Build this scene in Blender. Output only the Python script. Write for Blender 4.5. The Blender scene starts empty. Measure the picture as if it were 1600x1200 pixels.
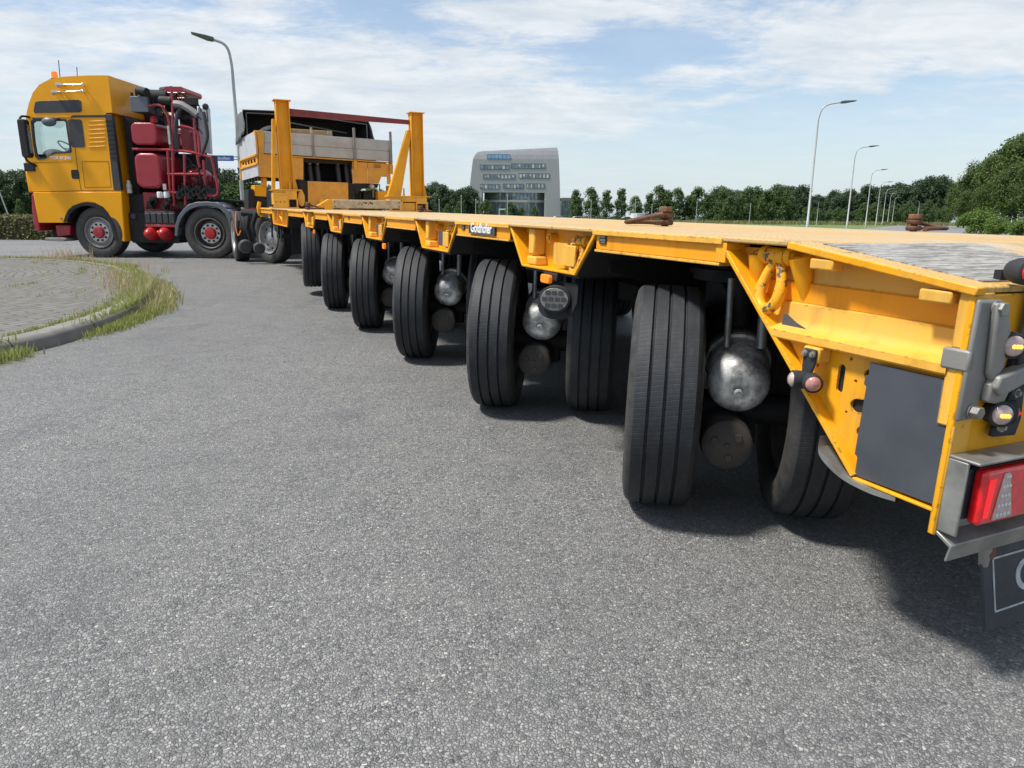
import bpy, math, random
from mathutils import Vector, Matrix
from mathutils.geometry import tessellate_polygon
R = math.radians
sc = bpy.context.scene
col = sc.collection

# ------------------------------------------------------------------ camera, world, sun, exposure
cd = bpy.data.cameras.new('camera'); cam = bpy.data.objects.new('camera', cd); col.objects.link(cam)
cd.sensor_width = 36; cd.lens = 1109 / 1600 * 36; cd.clip_start = 0.05; cd.clip_end = 3000
_p, _r = R(13.7), R(0.5)
F = Vector((0, math.cos(_p), -math.sin(_p))); U0 = Vector((0, math.sin(_p), math.cos(_p))); R0 = Vector((1, 0, 0))
RR = math.cos(_r) * R0 + math.sin(_r) * U0; UU = -math.sin(_r) * R0 + math.cos(_r) * U0
M = Matrix.Identity(4)
for i in range(3):
    M[i][0] = RR[i]; M[i][1] = UU[i]; M[i][2] = -F[i]
M[2][3] = 1.02
cam.matrix_world = M
sc.camera = cam

SUN_DIR = Vector((-0.60, -0.15, 1.08)).normalized()      # towards the sun
sun_el = math.asin(SUN_DIR.z); sun_az = math.atan2(SUN_DIR.x, SUN_DIR.y)
w = bpy.data.worlds.new("World"); sc.world = w; w.use_nodes = True
nt = w.node_tree; nt.nodes.clear()
def WN(t, **k):
    n = nt.nodes.new(t)
    for a, b in k.items(): setattr(n, a, b)
    return n
def wmath(op, a, b=None, c=None):
    n = WN('ShaderNodeMath', operation=op)
    for i, v in enumerate((a, b, c)):
        if v is None: continue
        if isinstance(v, (int, float)): n.inputs[i].default_value = v
        else: nt.links.new(v, n.inputs[i])
    return n.outputs[0]
sky = WN('ShaderNodeTexSky', sky_type='NISHITA', sun_disc=False, sun_elevation=sun_el, sun_rotation=sun_az, air_density=1.0, dust_density=0.5, ozone_density=2.0)
tc = WN('ShaderNodeTexCoord'); sep = WN('ShaderNodeSeparateXYZ'); nt.links.new(tc.outputs['Generated'], sep.inputs[0])
zz = wmath('MAXIMUM', sep.outputs[2], 0.0)
zd = wmath('ADD', zz, 0.12)
px_ = wmath('DIVIDE', sep.outputs[0], zd); py_ = wmath('DIVIDE', sep.outputs[1], zd)
comb = WN('ShaderNodeCombineXYZ'); nt.links.new(px_, comb.inputs[0]); nt.links.new(py_, comb.inputs[1])
def wnoise(scale, detail, rough, loc=(0, 0, 0), sc3=(1, 1, 1), dist=0.0):
    mp = WN('ShaderNodeMapping'); mp.inputs['Location'].default_value = loc; mp.inputs['Scale'].default_value = sc3
    nt.links.new(comb.outputs[0], mp.inputs[0])
    n = WN('ShaderNodeTexNoise'); n.inputs['Scale'].default_value = scale; n.inputs['Detail'].default_value = detail
    n.inputs['Roughness'].default_value = rough; n.inputs['Distortion'].default_value = dist
    nt.links.new(mp.outputs[0], n.inputs['Vector']); return n.outputs['Fac']
n1 = wnoise(1.1, 10, 0.62, (3.1, 1.7, 0), (1, 1.2, 1), 0.3)
n2 = wnoise(4.2, 9, 0.66, (7.3, 2.2, 0), (0.9, 1.2, 1), 0.3)
dens = wmath('ADD', wmath('MULTIPLY', n1, 0.55), wmath('MULTIPLY', n2, 0.45))
# blobs: where the sky is clear (negative) or full of cloud (positive); direction azimuth/elevation
az = wmath('DIVIDE', sep.outputs[0], wmath('MAXIMUM', sep.outputs[1], 0.05))
el = sep.outputs[2]
def blob(a0, e0, wa, we, amp):
    da = wmath('DIVIDE', wmath('SUBTRACT', az, a0), wa); de = wmath('DIVIDE', wmath('SUBTRACT', el, e0), we)
    r2 = wmath('ADD', wmath('MULTIPLY', da, da), wmath('MULTIPLY', de, de))
    return wmath('MULTIPLY', wmath('POWER', 2.718, wmath('MULTIPLY', r2, -1.0)), amp)
for b in ((-0.18, 0.245, 0.055, 0.02, -0.14), (0.21, 0.195, 0.15, 0.03, -0.17), (0.13, 0.225, 0.05, 0.015, -0.10), (0.42, 0.085, 0.22, 0.045, -0.15), (-0.56, 0.245, 0.16, 0.025, -0.12), (0.62, 0.13, 0.10, 0.03, -0.05),
          (0.03, 0.238, 0.15, 0.020, 0.20), (0.50, 0.20, 0.20, 0.045, 0.20), (0.25, 0.172, 0.07, 0.012, 0.17), (-0.38, 0.15, 0.40, 0.07, 0.13), (0.0, 0.13, 0.26, 0.035, 0.11), (0.75, 0.10, 0.15, 0.05, 0.08), (0.0, 0.6, 1.5, 0.25, 0.06)):
    dens = wmath('ADD', dens, blob(*b))
ramp = WN('ShaderNodeMapRange', interpolation_type='SMOOTHSTEP'); nt.links.new(dens, ramp.inputs[0])
ramp.inputs[1].default_value = 0.44; ramp.inputs[2].default_value = 0.62; ramp.inputs[3].default_value = 0.22; ramp.inputs[4].default_value = 0.93
n3 = wnoise(2.4, 8, 0.65, (1.1, 5.2, 0), (1, 1.4, 1), 0.3)
shade = WN('ShaderNodeMapRange'); nt.links.new(n3, shade.inputs[0]); shade.inputs[1].default_value = 0.35; shade.inputs[2].default_value = 0.65
cc = WN('ShaderNodeMix', data_type='RGBA'); nt.links.new(shade.outputs[0], cc.inputs[0])
cc.inputs[6].default_value = (4.5, 4.95, 5.4, 1); cc.inputs[7].default_value = (6.1, 6.25, 6.35, 1)
skyb = WN('ShaderNodeMix', data_type='RGBA', blend_type='MULTIPLY'); skyb.inputs[0].default_value = 1.0
nt.links.new(sky.outputs[0], skyb.inputs[6]); skyb.inputs[7].default_value = (1.0, 1.0, 1.0, 1)
mixc = WN('ShaderNodeMix', data_type='RGBA'); nt.links.new(ramp.outputs[0], mixc.inputs[0])
nt.links.new(skyb.outputs[2], mixc.inputs[6]); nt.links.new(cc.outputs[2], mixc.inputs[7])
hz_ = WN('ShaderNodeMapRange', interpolation_type='SMOOTHSTEP'); nt.links.new(sep.outputs[2], hz_.inputs[0])
hz_.inputs[1].default_value = -0.02; hz_.inputs[2].default_value = 0.20; hz_.inputs[3].default_value = 0.80; hz_.inputs[4].default_value = 0.0
mixh = WN('ShaderNodeMix', data_type='RGBA'); nt.links.new(hz_.outputs[0], mixh.inputs[0]); nt.links.new(mixc.outputs[2], mixh.inputs[6]); mixh.inputs[7].default_value = (4.3, 5.0, 5.45, 1)
mixc = mixh
bg = WN('ShaderNodeBackground'); bg.inputs[1].default_value = 0.10; nt.links.new(mixc.outputs[2], bg.inputs[0])
wo = WN('ShaderNodeOutputWorld'); nt.links.new(bg.outputs[0], wo.inputs[0])

sl = bpy.data.lights.new('sun', 'SUN'); sl.energy = 3.6; sl.angle = R(8); sl.color = (1, 0.955, 0.89)
so = bpy.data.objects.new('sun', sl); col.objects.link(so); so.location = (-10, 20, 40)
so.rotation_euler = SUN_DIR.to_track_quat('Z', 'Y').to_euler()
sc.view_settings.view_transform = 'Standard'; sc.view_settings.look = 'None'; sc.view_settings.gamma = 1
sc.view_settings.exposure = 0.60
try:
    sc.cycles.use_denoising = True; sc.cycles.max_bounces = 6; sc.cycles.transparent_max_bounces = 12
except Exception: pass

# ------------------------------------------------------------------ mesh helpers
class MB:
    def __init__(s): s.v = []; s.f = []; s.m = []
    def add(s, vs, fs, mi=0, X=None):
        o = len(s.v)
        s.v += [tuple(X @ Vector(v)) if X is not None else tuple(v) for v in vs]
        s.f += [tuple(i + o for i in f) for f in fs]; s.m += [mi] * len(fs)
        return s
    def box(s, x0, x1, y0, y1, z0, z1, mi=0, X=None):
        if x0 > x1: x0, x1 = x1, x0
        if y0 > y1: y0, y1 = y1, y0
        if z0 > z1: z0, z1 = z1, z0
        vs = [(x, y, z) for z in (z0, z1) for y in (y0, y1) for x in (x0, x1)]
        return s.add(vs, [(0, 2, 3, 1), (4, 5, 7, 6), (0, 1, 5, 4), (2, 6, 7, 3), (0, 4, 6, 2), (1, 3, 7, 5)], mi, X)
    def prism(s, poly, ax, a0, a1, holes=(), mi=0, X=None):
        # ax 'x': poly is (y,z); 'y': (x,z); 'z': (x,y)
        loops = [list(poly)] + [list(h) for h in holes]
        P = {'x': lambda p, a: (a, p[0], p[1]), 'y': lambda p, a: (p[0], a, p[1]), 'z': lambda p, a: (p[0], p[1], a)}[ax]
        flat = [p for l in loops for p in l]; n = len(flat)
        tri = tessellate_polygon([[Vector((p[0], p[1], 0)) for p in l] for l in loops]) if (holes or len(poly) > 4) else ([(0, 1, 2), (0, 2, 3)] if len(poly) == 4 else [(0, 1, 2)])
        vs = [P(p, a0) for p in flat] + [P(p, a1) for p in flat]; fs = []
        if not holes and convex(poly): fs += [tuple(range(n)), tuple(range(2 * n - 1, n - 1, -1))]
        else:
            for t in tri: fs += [tuple(t), tuple(i + n for i in reversed(t))]
        o = 0
        for l in loops:
            k = len(l)
            for i in range(k): fs.append((o + i, o + (i + 1) % k, o + (i + 1) % k + n, o + i + n))
            o += k
        return s.add(vs, fs, mi, X)
    def tube(s, pts, r, seg=8, mi=0, X=None, cap=True, closed=False):
        pts = [Vector(p) for p in pts]; n = len(pts); rs = r if isinstance(r, (list, tuple)) else [r] * n
        vs = []; fs = []; up = None
        for i, p in enumerate(pts):
            if closed: d = pts[(i + 1) % n] - pts[i - 1]
            else: d = (pts[min(i + 1, n - 1)] - pts[max(i - 1, 0)])
            d.normalize()
            if up is None:
                up = Vector((0, 0, 1)) if abs(d.z) < 0.9 else Vector((1, 0, 0))
            a = d.cross(up)
            if a.length < 1e-6: a = d.orthogonal()
            a.normalize(); b = a.cross(d).normalized(); up = b
            for k in range(seg):
                t = 2 * math.pi * k / seg
                vs.append(p + (a * math.cos(t) + b * math.sin(t)) * rs[i])
        m = n if closed else n - 1
        for i in range(m):
            j = (i + 1) % n
            for k in range(seg): fs.append((i * seg + k, i * seg + (k + 1) % seg, j * seg + (k + 1) % seg, j * seg + k))
        if cap and not closed: fs += [tuple(range(seg))[::-1], tuple((n - 1) * seg + k for k in range(seg))]
        return s.add(vs, fs, mi, X)
    def cyl(s, p0, p1, r, r2=None, seg=20, mi=0, X=None):
        return s.tube([p0, p1], [r, r if r2 is None else r2], seg, mi, X)
    def lathe(s, prof, c=(0, 0, 0), d=(1, 0, 0), seg=32, mi=0, X=None, closed=False, caps=True):
        # prof: (radius, along); around axis d through c
        c = Vector(c); d = Vector(d).normalized(); a = d.orthogonal().normalized(); b = d.cross(a)
        vs = []; fs = []; n = len(prof)
        for k in range(seg):
            t = 2 * math.pi * k / seg; e = a * math.cos(t) + b * math.sin(t)
            for (r, h) in prof: vs.append(c + d * h + e * r)
        for k in range(seg):
            j = (k + 1) % seg
            for i in range(n if closed else n - 1):
                i2 = (i + 1) % n
                fs.append((k * n + i, k * n + i2, j * n + i2, j * n + i))
        if not closed and caps:
            if prof[0][0] > 1e-6: fs.append(tuple(k * n for k in range(seg))[::-1])
            if prof[-1][0] > 1e-6: fs.append(tuple(k * n + n - 1 for k in range(seg)))
        return s.add(vs, fs, mi, X)
    def ball(s, c, r, mi=0, seg=16, d=(0, 0, 1), X=None):
        rx = r if isinstance(r, (tuple, list)) else (r, r, r)
        vs = []; fs = []; n = seg // 2
        for i in range(n + 1):
            a = math.pi * i / n
            for k in range(seg):
                t = 2 * math.pi * k / seg
                vs.append((c[0] + rx[0] * math.sin(a) * math.cos(t), c[1] + rx[1] * math.sin(a) * math.sin(t), c[2] + rx[2] * math.cos(a)))
        for i in range(n):
            for k in range(seg): fs.append((i * seg + k, i * seg + (k + 1) % seg, (i + 1) * seg + (k + 1) % seg, (i + 1) * seg + k))
        return s.add(vs, fs, mi, X)
    def rbox(s, x0, x1, y0, y1, z0, z1, r, ax='y', mi=0, seg=5, X=None):
        # box with rounded corners, extruded along ax
        A, B = {'y': ((x0, x1), (z0, z1)), 'x': ((y0, y1), (z0, z1)), 'z': ((x0, x1), (y0, y1))}[ax]
        pl = rrect(A[0], A[1], B[0], B[1], r, seg)
        e = {'y': (y0, y1), 'x': (x0, x1), 'z': (z0, z1)}[ax]
        return s.prism(pl, ax, e[0], e[1], mi=mi, X=X)
    def build(s, name, mats, parent=None, bevel=0, smooth=40, loc=None, X=None, seg=2):
        me = bpy.data.meshes.new(name); me.from_pydata(s.v, [], s.f); me.validate()
        if not isinstance(mats, (list, tuple)): mats = [mats]
        for m in mats: me.materials.append(m)
        if len(mats) > 1 and len(me.polygons) == len(s.m): me.polygons.foreach_set('material_index', s.m)
        import bmesh
        bm = bmesh.new(); bm.from_mesh(me)
        bmesh.ops.recalc_face_normals(bm, faces=bm.faces); bm.to_mesh(me); bm.free()
        if smooth:
            me.polygons.foreach_set('use_smooth', [True] * len(me.polygons)); me.set_sharp_from_angle(angle=R(smooth))
        o = bpy.data.objects.new(name, me); col.objects.link(o)
        if parent is not None: o.parent = parent
        if X is not None: o.matrix_local = X
        if loc is not None: o.location = loc
        if bevel:
            b = o.modifiers.new('edges', 'BEVEL'); b.width = bevel; b.segments = seg; b.limit_method = 'ANGLE'; b.angle_limit = R(35); b.harden_normals = False
        return o
def convex(p):
    s = 0; n = len(p)
    for i in range(n):
        a, b, c = p[i], p[(i + 1) % n], p[(i + 2) % n]
        k = (b[0] - a[0]) * (c[1] - b[1]) - (b[1] - a[1]) * (c[0] - b[0])
        if abs(k) < 1e-12: continue
        if s == 0: s = 1 if k > 0 else -1
        elif (k > 0) != (s > 0): return False
    return True
def rrect(x0, x1, y0, y1, r, seg=5):
    r = min(r, (x1 - x0) / 2 - 1e-4, (y1 - y0) / 2 - 1e-4); out = []
    for cx, cy, a0 in ((x1 - r, y1 - r, 0), (x0 + r, y1 - r, 90), (x0 + r, y0 + r, 180), (x1 - r, y0 + r, 270)):
        for k in range(seg + 1):
            a = R(a0 + 90 * k / seg); out.append((cx + r * math.cos(a), cy + r * math.sin(a)))
    return out
def circ(x, y, r, n=14, ry=None): return [(x + r * math.cos(2 * math.pi * k / n), y + (ry or r) * math.sin(2 * math.pi * k / n)) for k in range(n)]
def rotated(pts, c, a):
    ca, sa = math.cos(a), math.sin(a)
    return [(c[0] + (x - c[0]) * ca - (y - c[1]) * sa, c[1] + (x - c[0]) * sa + (y - c[1]) * ca) for x, y in pts]
def lerp(a, b, t): return a + (b - a) * t
def smooth_path(pts, n=8):
    pts = [Vector(p) for p in pts]; out = []
    for i in range(len(pts) - 1):
        p0 = pts[max(i - 1, 0)]; p1 = pts[i]; p2 = pts[i + 1]; p3 = pts[min(i + 2, len(pts) - 1)]
        for k in range(n):
            t = k / n
            out.append(0.5 * ((2 * p1) + (-p0 + p2) * t + (2 * p0 - 5 * p1 + 4 * p2 - p3) * t * t + (-p0 + 3 * p1 - 3 * p2 + p3) * t ** 3))
    out.append(pts[-1]); return out
def tag(o, label=None, cat=None, group=None, kind=None):
    if label: o['label'] = label
    if cat: o['category'] = cat
    if group: o['group'] = group
    if kind: o['kind'] = kind
    return o
def thing(name, label, cat, loc=(0, 0, 0), rz=0, group=None):
    o = bpy.data.objects.new(name, None); col.objects.link(o); o.location = loc; o.rotation_euler = (0, 0, rz); o.empty_display_size = 0.2
    return tag(o, label, cat, group)
def copy_tree(o, parent=None):
    c = o.copy(); col.objects.link(c); c.parent = parent
    for ch in [x for x in bpy.data.objects if x.parent == o]: copy_tree(ch, c)
    return c
def text(name, body, size, mat, parent, X, ext=0.001, off=0.0, xs=1.0):
    cu = bpy.data.curves.new(name, 'FONT'); cu.body = body; cu.size = size; cu.extrude = ext; cu.offset = off; cu.align_x = 'CENTER'; cu.align_y = 'CENTER'
    to = bpy.data.objects.new(name + '_tmp', cu); col.objects.link(to)
    me = bpy.data.meshes.new_from_object(to.evaluated_get(bpy.context.evaluated_depsgraph_get()))
    bpy.data.objects.remove(to)
    me.materials.clear(); me.materials.append(mat)
    if xs != 1.0:
        for v in me.vertices: v.co.x *= xs
    o = bpy.data.objects.new(name, me); col.objects.link(o); o.parent = parent; o.matrix_local = X
    return o
def basis(x, y, z, loc):
    m = Matrix.Identity(4)
    for i in range(3): m[i][0] = x[i]; m[i][1] = y[i]; m[i][2] = z[i]; m[i][3] = loc[i]
    return m

# ------------------------------------------------------------------ materials
def newmat(name):
    m = bpy.data.materials.new(name); m.use_nodes = True
    return m, m.node_tree, m.node_tree.nodes['Principled BSDF']
def noise(t, scale, detail=4, rough=0.5, vec=None, sc3=None, coord='Object'):
    if vec is None:
        c = t.nodes.new('ShaderNodeTexCoord'); vec = c.outputs[coord]
    if sc3:
        mp = t.nodes.new('ShaderNodeMapping'); mp.inputs['Scale'].default_value = sc3; t.links.new(vec, mp.inputs[0]); vec = mp.outputs[0]
    n = t.nodes.new('ShaderNodeTexNoise'); n.inputs['Scale'].default_value = scale; n.inputs['Detail'].default_value = detail; n.inputs['Roughness'].default_value = rough
    t.links.new(vec, n.inputs['Vector']); return n.outputs['Fac']
def mrange(t, v, a, b, c=0.0, d=1.0):
    n = t.nodes.new('ShaderNodeMapRange'); t.links.new(v, n.inputs[0])
    for i, x in enumerate((a, b, c, d)): n.inputs[i + 1].default_value = x
    return n.outputs[0]
def mix(t, fac, a, b, mode='MIX'):
    n = t.nodes.new('ShaderNodeMix'); n.data_type = 'RGBA'; n.blend_type = mode
    for i, v in ((0, fac), (6, a), (7, b)):
        if isinstance(v, (int, float)): n.inputs[i].default_value = v
        elif isinstance(v, tuple): n.inputs[i].default_value = v if len(v) == 4 else (*v, 1)
        else: t.links.new(v, n.inputs[i])
    return n.outputs[2]
def bump(t, bs, h, strength=0.3, dist=0.01):
    n = t.nodes.new('ShaderNodeBump'); n.inputs['Strength'].default_value = strength; n.inputs['Distance'].default_value = dist
    t.links.new(h, n.inputs['Height']); t.links.new(n.outputs[0], bs.inputs['Normal'])
def mat(name, c, rough=0.5, metal=0.0, var=0.15, scale=8, bmp=0.0, bscale=60, dirt=None, dscale=5, damt=0.4, chips=None, cscale=30, cth=0.68, coat=0.0, emit=None, es=0, trans=0):
    m, t, b = newmat(name)
    base = mix(t, mrange(t, noise(t, scale, 5, 0.6), 0.3, 0.7), tuple(x * (1 - var) for x in c), tuple(min(1, x * (1 + var)) for x in c))
    rv = mrange(t, noise(t, scale * 2.3, 4), 0.3, 0.7, max(0, rough - 0.08), min(1, rough + 0.1))
    if dirt:
        dm = mrange(t, noise(t, dscale, 8, 0.65), 0.48, 0.72, 0, damt); base = mix(t, dm, base, dirt)
    if chips:
        cm = mrange(t, noise(t, cscale, 6, 0.7), cth, cth + 0.015, 0, 1); base = mix(t, cm, base, chips)
    t.links.new(base, b.inputs['Base Color']); t.links.new(rv, b.inputs['Roughness'])
    b.inputs['Metallic'].default_value = metal
    if coat: b.inputs['Coat Weight'].default_value = coat; b.inputs['Coat Roughness'].default_value = 0.15
    if bmp: bump(t, b, noise(t, bscale, 5, 0.6), bmp, 0.004)
    if emit: b.inputs['Emission Color'].default_value = (*emit, 1); b.inputs['Emission Strength'].default_value = es
    if trans: b.inputs['Transmission Weight'].default_value = trans
    return m
Y1 = (0.82, 0.37, 0.008)
def yellow_paint(name, c, rough=0.38, chip=(0.06, 0.035, 0.025), cth=0.685, dust=(0.50, 0.33, 0.14), damt=0.42, edge=True):
    m, t, b = newmat(name)
    tcn = t.nodes.new('ShaderNodeTexCoord'); v = tcn.outputs['Object']
    base = mix(t, mrange(t, noise(t, 2.5, 5, 0.6, v), 0.3, 0.7), tuple(x * 0.86 for x in c), tuple(min(1, x * 1.1) for x in c))
    streak = mrange(t, noise(t, 14, 7, 0.65, v, (1, 1, 0.14)), 0.52, 0.75, 0, 0.45)
    base = mix(t, streak, base, (0.30, 0.13, 0.02))
    base = mix(t, mrange(t, noise(t, 4, 8, 0.7, v), 0.5, 0.75, 0, damt), base, dust)
    n = noise(t, 26, 8, 0.75, v)
    cm = mrange(t, n, cth, cth + 0.01)
    if edge:
        bv = t.nodes.new('ShaderNodeBevel'); bv.samples = 3; bv.inputs['Radius'].default_value = 0.007
        g = t.nodes.new('ShaderNodeNewGeometry'); dp = t.nodes.new('ShaderNodeVectorMath'); dp.operation = 'DOT_PRODUCT'
        t.links.new(bv.outputs[0], dp.inputs[0]); t.links.new(g.outputs['Normal'], dp.inputs[1])
        e = mrange(t, dp.outputs['Value'], 0.995, 0.90, 0, 1)
        n5 = mrange(t, noise(t, 45, 6, 0.7, v), 0.56, 0.60)
        mm = t.nodes.new('ShaderNodeMath'); mm.operation = 'MULTIPLY'; t.links.new(e, mm.inputs[0]); t.links.new(n5, mm.inputs[1])
        mx = t.nodes.new('ShaderNodeMath'); mx.operation = 'MAXIMUM'; t.links.new(mm.outputs[0], mx.inputs[0]); t.links.new(cm, mx.inputs[1]); cm = mx.outputs[0]
    base = mix(t, cm, base, chip)
    t.links.new(base, b.inputs['Base Color'])
    rr = mrange(t, noise(t, 14, 5, 0.6, v), 0.3, 0.7, rough - 0.08, rough + 0.14); t.links.new(rr, b.inputs['Roughness'])
    b.inputs['Specular IOR Level'].default_value = 0.3
    bump(t, b, noise(t, 55, 4, 0.6, v), 0.08, 0.002)
    return m
MY = yellow_paint('yellow_paint', Y1)
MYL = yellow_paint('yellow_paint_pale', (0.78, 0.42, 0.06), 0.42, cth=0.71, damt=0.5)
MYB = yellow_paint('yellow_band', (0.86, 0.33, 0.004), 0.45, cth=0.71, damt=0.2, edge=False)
MYC = mat('cab_yellow', (0.90, 0.39, 0.003), 0.34, var=0.04, scale=1.5, coat=0.08, dirt=(0.50, 0.24, 0.03), dscale=2, damt=0.18)
MYC.node_tree.nodes['Principled BSDF'].inputs['Specular IOR Level'].default_value = 0.3
MYP = mat('platform_yellow', (0.74, 0.36, 0.05), 0.5, var=0.08, scale=4, dirt=(0.4, 0.2, 0.06), dscale=6, damt=0.5, chips=(0.12, 0.05, 0.03), cth=0.73)
MBLK = mat('black_and_shade', (0.012, 0.012, 0.013), 0.7, var=0.3, bmp=0.2)  # plain black; under the trailer it also stands in for shade
MDG = mat('dark_grey_plastic', (0.045, 0.047, 0.052), 0.55, var=0.15)
MPAN = mat('slate_panel', (0.055, 0.062, 0.075), 0.45, var=0.14, scale=7, chips=(0.16, 0.17, 0.18), cscale=34, cth=0.70, dirt=(0.085, 0.088, 0.09), dscale=4, damt=0.4)
MGAL = mat('galvanised_steel', (0.30, 0.30, 0.28), 0.5, 0.65, var=0.25, scale=14, bmp=0.15, dirt=(0.2, 0.18, 0.14), damt=0.5)
MZINC = mat('dull_grey_steel', (0.27, 0.265, 0.25), 0.55, 0.35, var=0.2, scale=10, bmp=0.15, dirt=(0.13, 0.11, 0.08), damt=0.5)
MRUST = mat('rusty_steel', (0.11, 0.055, 0.036), 0.75, 0.2, var=0.4, scale=30, bmp=0.5, bscale=80, dirt=(0.22, 0.11, 0.055), dscale=25, damt=0.5)
MRED = mat('dark_red_paint', (0.36, 0.018, 0.032), 0.38, var=0.12, scale=5, coat=0.2, dirt=(0.16, 0.05, 0.04), damt=0.4)
MREDB = mat('bright_red_paint', (0.42, 0.015, 0.02), 0.35, var=0.1)
MWHT = mat('white_cabinet', (0.62, 0.65, 0.66), 0.4, var=0.05, dirt=(0.4, 0.42, 0.42), damt=0.4)
MALU = mat('aluminium_boards', (0.50, 0.50, 0.48), 0.5, 0.25, var=0.1, scale=3, dirt=(0.33, 0.31, 0.28), dscale=4, damt=0.6)
MALUL = mat('aluminium_boards_sunlit', (0.62, 0.66, 0.68), 0.4, 0.2, var=0.08, scale=3, dirt=(0.45, 0.47, 0.48), dscale=4, damt=0.4)  # lighter copy of the boards: sunlight on the left side painted in
MCHR = mat('chrome', (0.7, 0.68, 0.64), 0.18, 1.0, var=0.1)
MGLS = mat('dark_window', (0.015, 0.018, 0.022), 0.08, var=0.1)
MTARP = mat('grey_tarpaulin', (0.16, 0.17, 0.175), 0.6, var=0.2, scale=3, bmp=0.4, bscale=9)
MTARPD = mat('tarpaulin_inside_shade', (0.03, 0.03, 0.032), 0.8, var=0.2)
MWOOD = mat('pale_timber', (0.52, 0.42, 0.28), 0.7, var=0.2, scale=12, bmp=0.3, dirt=(0.18, 0.13, 0.08), dscale=9, damt=0.6)
MCRATE = mat('crate_timber', (0.48, 0.33, 0.17), 0.7, var=0.2, scale=10, bmp=0.2)
MWHP = mat('white_lettering', (0.8, 0.8, 0.8), 0.5, var=0.03)
MBLU = mat('blue_sign', (0.012, 0.10, 0.34), 0.4, var=0.05)
MSGN = mat('black_sign', (0.03, 0.035, 0.04), 0.4, var=0.1)
MORG = mat('amber_lens', (0.85, 0.22, 0.01), 0.2, var=0.1, emit=(1, 0.25, 0.02), es=0.25)
MREDL = mat('red_lens', (0.75, 0.010, 0.014), 0.12, var=0.25, scale=40, coat=0.8, bmp=0.2, bscale=120)
MREDLIT = mat('red_lens_lit', (0.8, 0.01, 0.015), 0.2, emit=(1, 0.02, 0.03), es=0.35)
MCLR = mat('clear_lens', (0.50, 0.38, 0.34), 0.15, var=0.25, scale=60, coat=0.8)
MPNK = mat('pinkish_lens', (0.45, 0.20, 0.17), 0.15, var=0.25, scale=60, coat=0.8)
MLED = mat('lit_amber_led', (0.9, 0.4, 0.05), 0.3, emit=(1, 0.42, 0.05), es=1.6)
MRUB = mat('rubber', (0.022, 0.024, 0.027), 0.75, var=0.2, bmp=0.15)
MFLAP = mat('mudflap_rubber', (0.018, 0.024, 0.034), 0.5, var=0.2, dirt=(0.08, 0.08, 0.08), dscale=10, damt=0.3)
MFEND = mat('grey_fender_plastic', (0.115, 0.13, 0.155), 0.45, var=0.1)
MPOLE = mat('lamp_pole_grey', (0.42, 0.43, 0.42), 0.5, 0.3, var=0.08)
MLHD = mat('lamp_head_grey', (0.09, 0.10, 0.10), 0.5, var=0.1)
def silver_mat():
    m, t, b = newmat('weathered_aluminium')
    tcn = t.nodes.new('ShaderNodeTexCoord'); v = tcn.outputs['Object']
    n = noise(t, 9, 9, 0.75, v); n2_ = noise(t, 60, 5, 0.7, v, (1, 1, 0.3))
    base = mix(t, mrange(t, n, 0.42, 0.62), (0.22, 0.22, 0.21), (0.85, 0.86, 0.85))
    base = mix(t, mrange(t, n2_, 0.5, 0.7, 0, 0.5), base, (0.2, 0.19, 0.18))
    t.links.new(base, b.inputs['Base Color']); t.links.new(mrange(t, n, 0.4, 0.65, 0.6, 0.3), b.inputs['Roughness']); b.inputs['Metallic'].default_value = 0.35
    bump(t, b, noise(t, 40, 6, 0.7, v), 0.25, 0.003); return m
MSIL = silver_mat()
def tyre_mat():
    m, t, b = newmat('tyre_rubber')
    tcn = t.nodes.new('ShaderNodeTexCoord'); v = tcn.outputs['Object']
    base = mix(t, mrange(t, noise(t, 5, 6, 0.6, v), 0.35, 0.7), (0.011, 0.013, 0.016), (0.024, 0.027, 0.032))
    base = mix(t, mrange(t, noise(t, 60, 5, 0.7, v, (1, 0.3, 0.3)), 0.5, 0.8, 0, 0.35), base, (0.075, 0.075, 0.072))
    base = mix(t, mrange(t, noise(t, 240, 2, 0.5, v), 0.80, 0.82), base, (0.5, 0.5, 0.5))
    t.links.new(base, b.inputs['Base Color']); b.inputs['Roughness'].default_value = 0.62
    sp = t.nodes.new('ShaderNodeSeparateXYZ'); t.links.new(v, sp.inputs[0])
    def mth(op, a, bb=None):
        n = t.nodes.new('ShaderNodeMath'); n.operation = op
        for i, q in enumerate((a, bb)):
            if q is None: continue
            if isinstance(q, (int, float)): n.inputs[i].default_value = q
            else: t.links.new(q, n.inputs[i])
        return n.outputs[0]
    ang = mth('ARCTAN2', sp.outputs[2], sp.outputs[1])
    sh = mth('MULTIPLY', mrange(t, mth('ABSOLUTE', sp.outputs[0]), 0.088, 0.112), mrange(t, noise(t, 18, 6, 0.7, v), 0.35, 0.65, 0.15, 0.75))
    base2 = mix(t, sh, base, (0.085, 0.075, 0.062)); t.links.new(base2, b.inputs['Base Color'])
    ph = mth('ADD', mth('MULTIPLY', ang, 150.0), mth('MULTIPLY', sp.outputs[0], 60.0))
    wv = mth('SINE', ph); s = mrange(t, wv, 0.80, 1.0, 1, 0.45)
    r = mth('SQRT', mth('ADD', mth('MULTIPLY', sp.outputs[1], sp.outputs[1]), mth('MULTIPLY', sp.outputs[2], sp.outputs[2])))
    h = mth('ADD', mth('MULTIPLY', s, mrange(t, r, 0.345, 0.36)), mth('MULTIPLY', noise(t, 120, 4, 0.6, v), 0.5))
    bump(t, b, h, 0.4, 0.002)
    return m
MTYRE = tyre_mat()
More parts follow.
